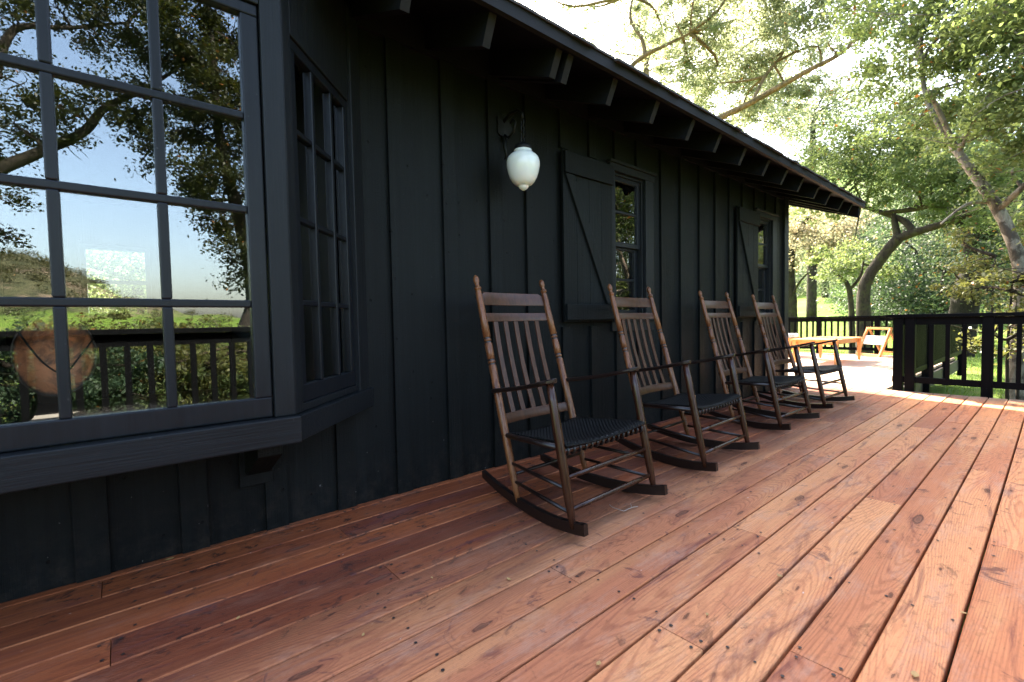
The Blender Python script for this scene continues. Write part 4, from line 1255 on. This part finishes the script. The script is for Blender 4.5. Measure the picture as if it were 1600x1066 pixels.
# G: dark bushy trees in the middle
for i, (px, py, d, lb) in enumerate(((1430, 420, 27, "dark green bushy tree standing between the curved oak and the thick dark trunk"),
                                     (1475, 455, 24, "low dark evergreen bush below the oak limbs, behind the right railing"),
                                     (1380, 455, 30, "dark evergreen half hidden behind the curved oak trunk"))):
    c = at(px, py, d)
    tree("evergreen_tree", lb, [([gpt(c), c, c+np.array([0, 0, .8])], [.2, .14, .05])],
         [(c+rng.normal(size=3)*np.array([1.1, 1.1, .7]), rng.uniform(.8, 1.4), .8) for _ in range(7)], M['barkdark'], M['leafC'], .12, 4200, sub=.24)
# H: leafy undergrowth growing up the railing at the right
for i, (px, py, d, r, lb) in enumerate(((1582, 440, 8.0, .50, "leafy yellow-green shrub climbing in front of the pale trunk"),
                                        (1598, 515, 7.75, .36, "small leafy spray poking between the railing balusters at the right edge"),
                                        (1555, 400, 9.6, .38, "loose green sapling left of the pale trunk above the railing"))):
    c = at(px, py, d)
    tree("leafy_shrub", lb, [([gpt(c), (c+np.array(gpt(c)))/2+np.array([.05, .03, 0]), c], [.02, .016, .008])],
         [(c+rng.normal(size=3)*r*.6, r*rng.uniform(.5, .8), .9) for _ in range(6)], M['barkdark'], M['leafE'], .050, 2600, cat="shrub", sub=.10)
# taller pale trees further back close the view between the crowns
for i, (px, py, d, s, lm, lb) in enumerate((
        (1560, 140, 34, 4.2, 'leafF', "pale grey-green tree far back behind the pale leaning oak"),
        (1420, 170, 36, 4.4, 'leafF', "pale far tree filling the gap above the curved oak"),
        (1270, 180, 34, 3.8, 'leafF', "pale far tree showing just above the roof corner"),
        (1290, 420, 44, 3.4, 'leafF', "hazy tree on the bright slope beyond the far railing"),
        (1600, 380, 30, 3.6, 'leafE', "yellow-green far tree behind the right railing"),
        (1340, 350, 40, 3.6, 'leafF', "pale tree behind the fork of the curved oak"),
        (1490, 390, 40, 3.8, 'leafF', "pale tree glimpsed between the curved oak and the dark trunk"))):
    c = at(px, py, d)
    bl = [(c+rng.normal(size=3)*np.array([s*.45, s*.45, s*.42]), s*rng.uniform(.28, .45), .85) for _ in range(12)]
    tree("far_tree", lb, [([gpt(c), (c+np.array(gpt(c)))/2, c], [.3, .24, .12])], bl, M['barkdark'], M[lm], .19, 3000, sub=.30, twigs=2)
# far woodland mass on the slope
def woodland():
    bl = []
    for i in range(120):
        px = random.uniform(1150, 1900); d = random.uniform(48, 80)
        g = gpt(at(px, 500, d)); r = random.uniform(1.6, 3.4)
        bl.append((np.array(g)+np.array([0, 0, random.uniform(.5, 6.5)]), r, .9))
    v = leaf_cloud(bl, .34, 2600, sub_sigma=.45)
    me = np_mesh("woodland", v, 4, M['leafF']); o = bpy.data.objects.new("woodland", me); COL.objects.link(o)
    tag(o, "pale green woodland mass on the far slope", "woodland", kind='stuff')
woodland()

# ------------------------------------------------------------------ garden on the open side, mirrored in the bay window
def mballs(rows): return [(at_mirror(px, py, d), r, sq) for px, py, d, r, sq in rows]
am = at_mirror
tree("oak_tree", "oak with long dark limb reflected across the upper left panes of the bay window", [
    ([gpt(am(-160, 560, 12)), am(-160, 420, 12), am(-110, 320, 11.5), am(-50, 285, 11), am(0, 262, 10.8), am(65, 235, 10.6), am(128, 206, 10.4), am(165, 166, 10.3), am(225, 138, 10.2), am(290, 95, 10.2)], [.24, .19, .15, .115, .092, .080, .068, .054, .038, .02]),
    ([am(-50, 285, 11), am(-10, 120, 11), am(12, 55, 11), am(40, 38, 11), am(110, 40, 11), am(200, 32, 11)], [.09, .072, .058, .046, .034, .015]),
    ([am(165, 166, 10.3), am(205, 180, 10.2), am(250, 215, 10.2)], [.04, .03, .01])],
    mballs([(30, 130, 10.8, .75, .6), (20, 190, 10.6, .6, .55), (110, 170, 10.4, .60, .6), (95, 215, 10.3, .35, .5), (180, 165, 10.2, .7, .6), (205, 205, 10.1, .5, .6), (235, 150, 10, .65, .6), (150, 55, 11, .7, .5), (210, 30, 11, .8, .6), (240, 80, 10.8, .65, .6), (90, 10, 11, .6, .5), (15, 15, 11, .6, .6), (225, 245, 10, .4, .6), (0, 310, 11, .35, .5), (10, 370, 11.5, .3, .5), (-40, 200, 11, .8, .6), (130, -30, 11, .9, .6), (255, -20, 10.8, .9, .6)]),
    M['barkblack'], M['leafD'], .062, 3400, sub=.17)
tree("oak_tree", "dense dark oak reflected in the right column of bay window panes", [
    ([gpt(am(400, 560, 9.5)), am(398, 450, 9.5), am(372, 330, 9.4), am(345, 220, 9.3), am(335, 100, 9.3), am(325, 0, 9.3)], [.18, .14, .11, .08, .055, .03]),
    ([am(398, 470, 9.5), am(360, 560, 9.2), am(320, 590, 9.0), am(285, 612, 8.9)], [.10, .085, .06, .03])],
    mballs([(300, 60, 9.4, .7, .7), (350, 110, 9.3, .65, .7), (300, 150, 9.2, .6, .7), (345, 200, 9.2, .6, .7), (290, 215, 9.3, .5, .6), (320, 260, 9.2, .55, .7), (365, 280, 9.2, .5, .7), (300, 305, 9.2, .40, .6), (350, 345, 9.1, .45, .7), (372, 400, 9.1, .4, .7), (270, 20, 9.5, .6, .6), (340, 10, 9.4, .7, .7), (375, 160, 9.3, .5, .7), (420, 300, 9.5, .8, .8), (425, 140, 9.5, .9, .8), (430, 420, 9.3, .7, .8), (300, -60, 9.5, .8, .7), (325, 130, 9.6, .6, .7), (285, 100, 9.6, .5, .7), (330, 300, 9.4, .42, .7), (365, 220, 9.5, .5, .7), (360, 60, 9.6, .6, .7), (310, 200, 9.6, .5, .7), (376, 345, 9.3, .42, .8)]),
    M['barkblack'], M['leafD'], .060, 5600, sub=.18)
for i, (px, d, r, lm, lb) in enumerate(((40, 13, 1.2, 'leafE', "yellow-green bush below the railing, mirrored left of the copper pan"),
                                        (190, 12, 1.15, 'leafE', "yellow-green bush mirrored between the railing balusters right of the copper pan"),
                                        (255, 15, 1.3, 'leafC', "dark green bush mirrored behind the railing at mid window"),
                                        (350, 12.5, 1.15, 'leafE', "mottled bush mirrored in the lower right bay pane"),
                                        (120, 17, 1.5, 'leafA', "green bush further down the slope, mirrored beside the copper pan"),
                                        (300, 19, 1.7, 'leafA', "broad green bush down the slope, mirrored in the lower right panes"),
                                        (170, 45, 3.0, 'leafE', "olive tree-sized bush at the foot of the reflected knoll"))):
    g = np.array(gpt(am(px, 560, d)))
    c = g+np.array([0, 0, max(.8, -g[2]-.1+(-.1 if d < 30 else 1.0))]) if d < 30 else g+np.array([0, 0, 2.2])
    bl = [(g*(1-k)+c*k+rng.normal(size=3)*np.array([r*.6, r*.6, r*.25]), r*rng.uniform(.4, .65), .8) for k in np.linspace(.35, .95, 9)]
    tree("bush", lb, [([tuple(g), tuple((g+c)/2), tuple(c)], [.06, .05, .02])], bl, M['barkdark'], M[lm], .06 if d < 30 else .16, 2600, cat="bush", sub=.15 if d < 30 else .3)

# a second oak further behind the cabin
c0 = at(1010, 90, 24)
tree("oak_tree", "hazy pale oak far behind the cabin, seen through the tan limbs over the roof", [
    ([gpt(at(1010, 520, 24)), at(1010, 300, 24), c0], [.34, .26, .12])],
    balls([(930, 60, 24, 1.1, .7), (985, 90, 24, 1.5, .7), (1040, 60, 24.5, 1.6, .7), (1090, 110, 24, 1.6, .7), (1140, 150, 24, 1.5, .7), (1180, 185, 24, 1.3, .7), (1030, -10, 24, 1.6, .7), (1120, 30, 24.5, 1.7, .7), (1190, 90, 24, 1.5, .7), (1060, 150, 24, 1.2, .7), (970, 20, 24, 1.2, .7), (1230, 200, 24, 1.2, .7), (1210, 150, 24.5, 1.3, .7)]),
    M['barktan'], M['leafB'], .115, 3600, sub=.2)
g = np.array(gpt(am(45, 560, 7.2)))  # dark bush added so the reflection over the copper pan goes dark
tree("dark_reflection_bush", "added dark evergreen bush beyond the open railing, to darken the reflection around the copper pan", [([tuple(g), tuple(g+np.array([.05, 0, .6])), tuple(g+np.array([0, 0, 1.3]))], [.08, .06, .02])],
     [(g+np.array([rng.uniform(-1.5, .75), rng.normal()*.3, q]), rng.uniform(.42, .6), .8) for q in np.linspace(.1, 1.75, 20)], M['barkblack'], M['leafC'], .05, 4600, cat="bush", sub=.13)
for k, px in enumerate(range(150, 420, 42)):
    g = np.array(gpt(am(px, 560, random.uniform(7.6, 9.2)))); top_ = random.uniform(.35, .85)-g[2]
    tree("bush", "olive bush in the row just beyond the open railing, mirrored between its balusters", [([tuple(g), tuple(g+np.array([.05, 0, top_*.5])), tuple(g+np.array([0, 0, top_*.9]))], [.05, .04, .02])],
         [(g+np.array([rng.normal()*.5, rng.normal()*.35, top_*q]), rng.uniform(.38, .58), .8) for q in np.linspace(.15, 1.0, 9)], M['barkdark'], M['leafE' if k % 3 else 'leafA'], .05, 3000, cat="bush", group="row of bushes beyond the open railing", sub=.13)
bl = []
for k in range(420):
    x, y = random.uniform(-130, 110), random.uniform(-215, -42)
    if k >= 230: x, y = random.gauss(-20, 15), random.gauss(-178, 16)
    r = random.uniform(.6, 2.2)*(1 if y < -70 else .7)
    bl.append(((x, y, float(ground_z(np.float64(x), np.float64(y)))+r*.4), r, .7))
v = leaf_cloud(bl, .42, 2600, sub_sigma=.4)
me = np_mesh("scrubland", v, 4, M['leafG']); o = bpy.data.objects.new("scrubland", me); COL.objects.link(o)
tag(o, "dark scrub dotted over the far side of the valley", "scrub", kind='stuff')
g = np.array(gpt((.3, 13)))
tree("back_garden_tree", "pale tree behind the cabin, glimpsed through the far window of the room", [([tuple(g), tuple(g+np.array([.1, 0, 2.0])), tuple(g+np.array([0, 0, 4]))], [.2, .15, .06])],
     [(g+np.array([rng.normal()*1.7, rng.normal()*1.0, rng.uniform(1.2, 4.5)]), rng.uniform(.6, 1.0), .8) for _ in range(34)], M['barkdark'], M['leafA'], .09, 3600, sub=.2)
for k in range(18):
    x, y = -26+3.6*k+random.uniform(-1.5, 1.5), random.uniform(-46, -26)
    g = np.array(gpt((x, y))); top_ = -g[2]+.9+abs(y)*random.uniform(-.03, .045); r = random.uniform(1.6, 2.4)
    tree("valley_tree", "olive green valley tree below the deck, mirrored under the horizon in the bay window", [([tuple(g), tuple(g+np.array([.2, 0, top_*.5])), tuple(g+np.array([0, .1, top_*.9]))], [.2, .15, .06])],
         [(g+np.array([rng.normal()*r*.6, rng.normal()*r*.5, top_*q]), r*rng.uniform(.4, .6), .8) for q in np.linspace(.2, .95, 9)], M['barkdark'], M['leafE' if k % 2 else 'leafA'], .17, 2600, group="trees in the valley below the deck", sub=.3, twigs=2)
# more bushes fill the slope below the railing
for k in range(16):
    g = np.array(gpt((random.uniform(-9, 9), random.uniform(-19, -6.5)))); r = random.uniform(.8, 1.4)
    hgt_ = random.uniform(1.3, 2.4)
    tree("bush", "olive bush among the shrubs on the slope below the open railing", [([tuple(g), tuple(g+np.array([.1, 0, hgt_*.5])), tuple(g+np.array([0, .1, hgt_]))], [.06, .05, .02])],
         [(g+np.array([rng.normal()*r*.5, rng.normal()*r*.5, hgt_*q]), r*rng.uniform(.4, .62), .8) for q in np.linspace(.2, 1.0, 8)],
         M['barkdark'], M[random.choice(['leafE', 'leafE', 'leafA'])], .075, 2400, cat="bush", group="bushes on the slope below the railing", sub=.15)
# trees beyond the right end of the railing, mirrored in the two sash windows
def am2(px, py, d): return at_mirror(px, py, d, 2.34)
for (px, d, lm, lb) in ((985, 13, 'leafA', "green oak with pale slanting trunk mirrored in the nearer sash window"),
                        (1030, 15, 'leafC', "dark bushy oak mirrored behind the pale trunk in the nearer sash window"),
                        (1195, 22, 'leafA', "green oak mirrored in the farther sash window"),
                        (930, 16, 'leafC', "dark oak further left along the railing side, beyond the mirrored pale trunk")):
    b = np.array(gpt(am2(px, 600, d)))
    up = np.array([0, 0, 1.0])
    tree("garden_oak", lb, [([tuple(b), tuple(b+up*1.2+np.array([.15, .1, 0])), tuple(b+up*2.4+np.array([.6, .3, 0])), tuple(b+up*4+np.array([1.2, .5, 0]))], [.20, .16, .12, .05]),
                            ([tuple(b+up*1.9+np.array([.4, .2, 0])), tuple(b+up*3+np.array([-.5, .3, 0])), tuple(b+up*4.2+np.array([-1.0, .2, 0]))], [.10, .07, .03])],
         [(b+np.array([rng.normal()*1.1, rng.normal()*1.1, rng.uniform(1.0, 8.5)]), rng.uniform(.7, 1.1), .75) for _ in range(26)],
         M['barkpale'], M[lm], .08, 3600, sub=.18)
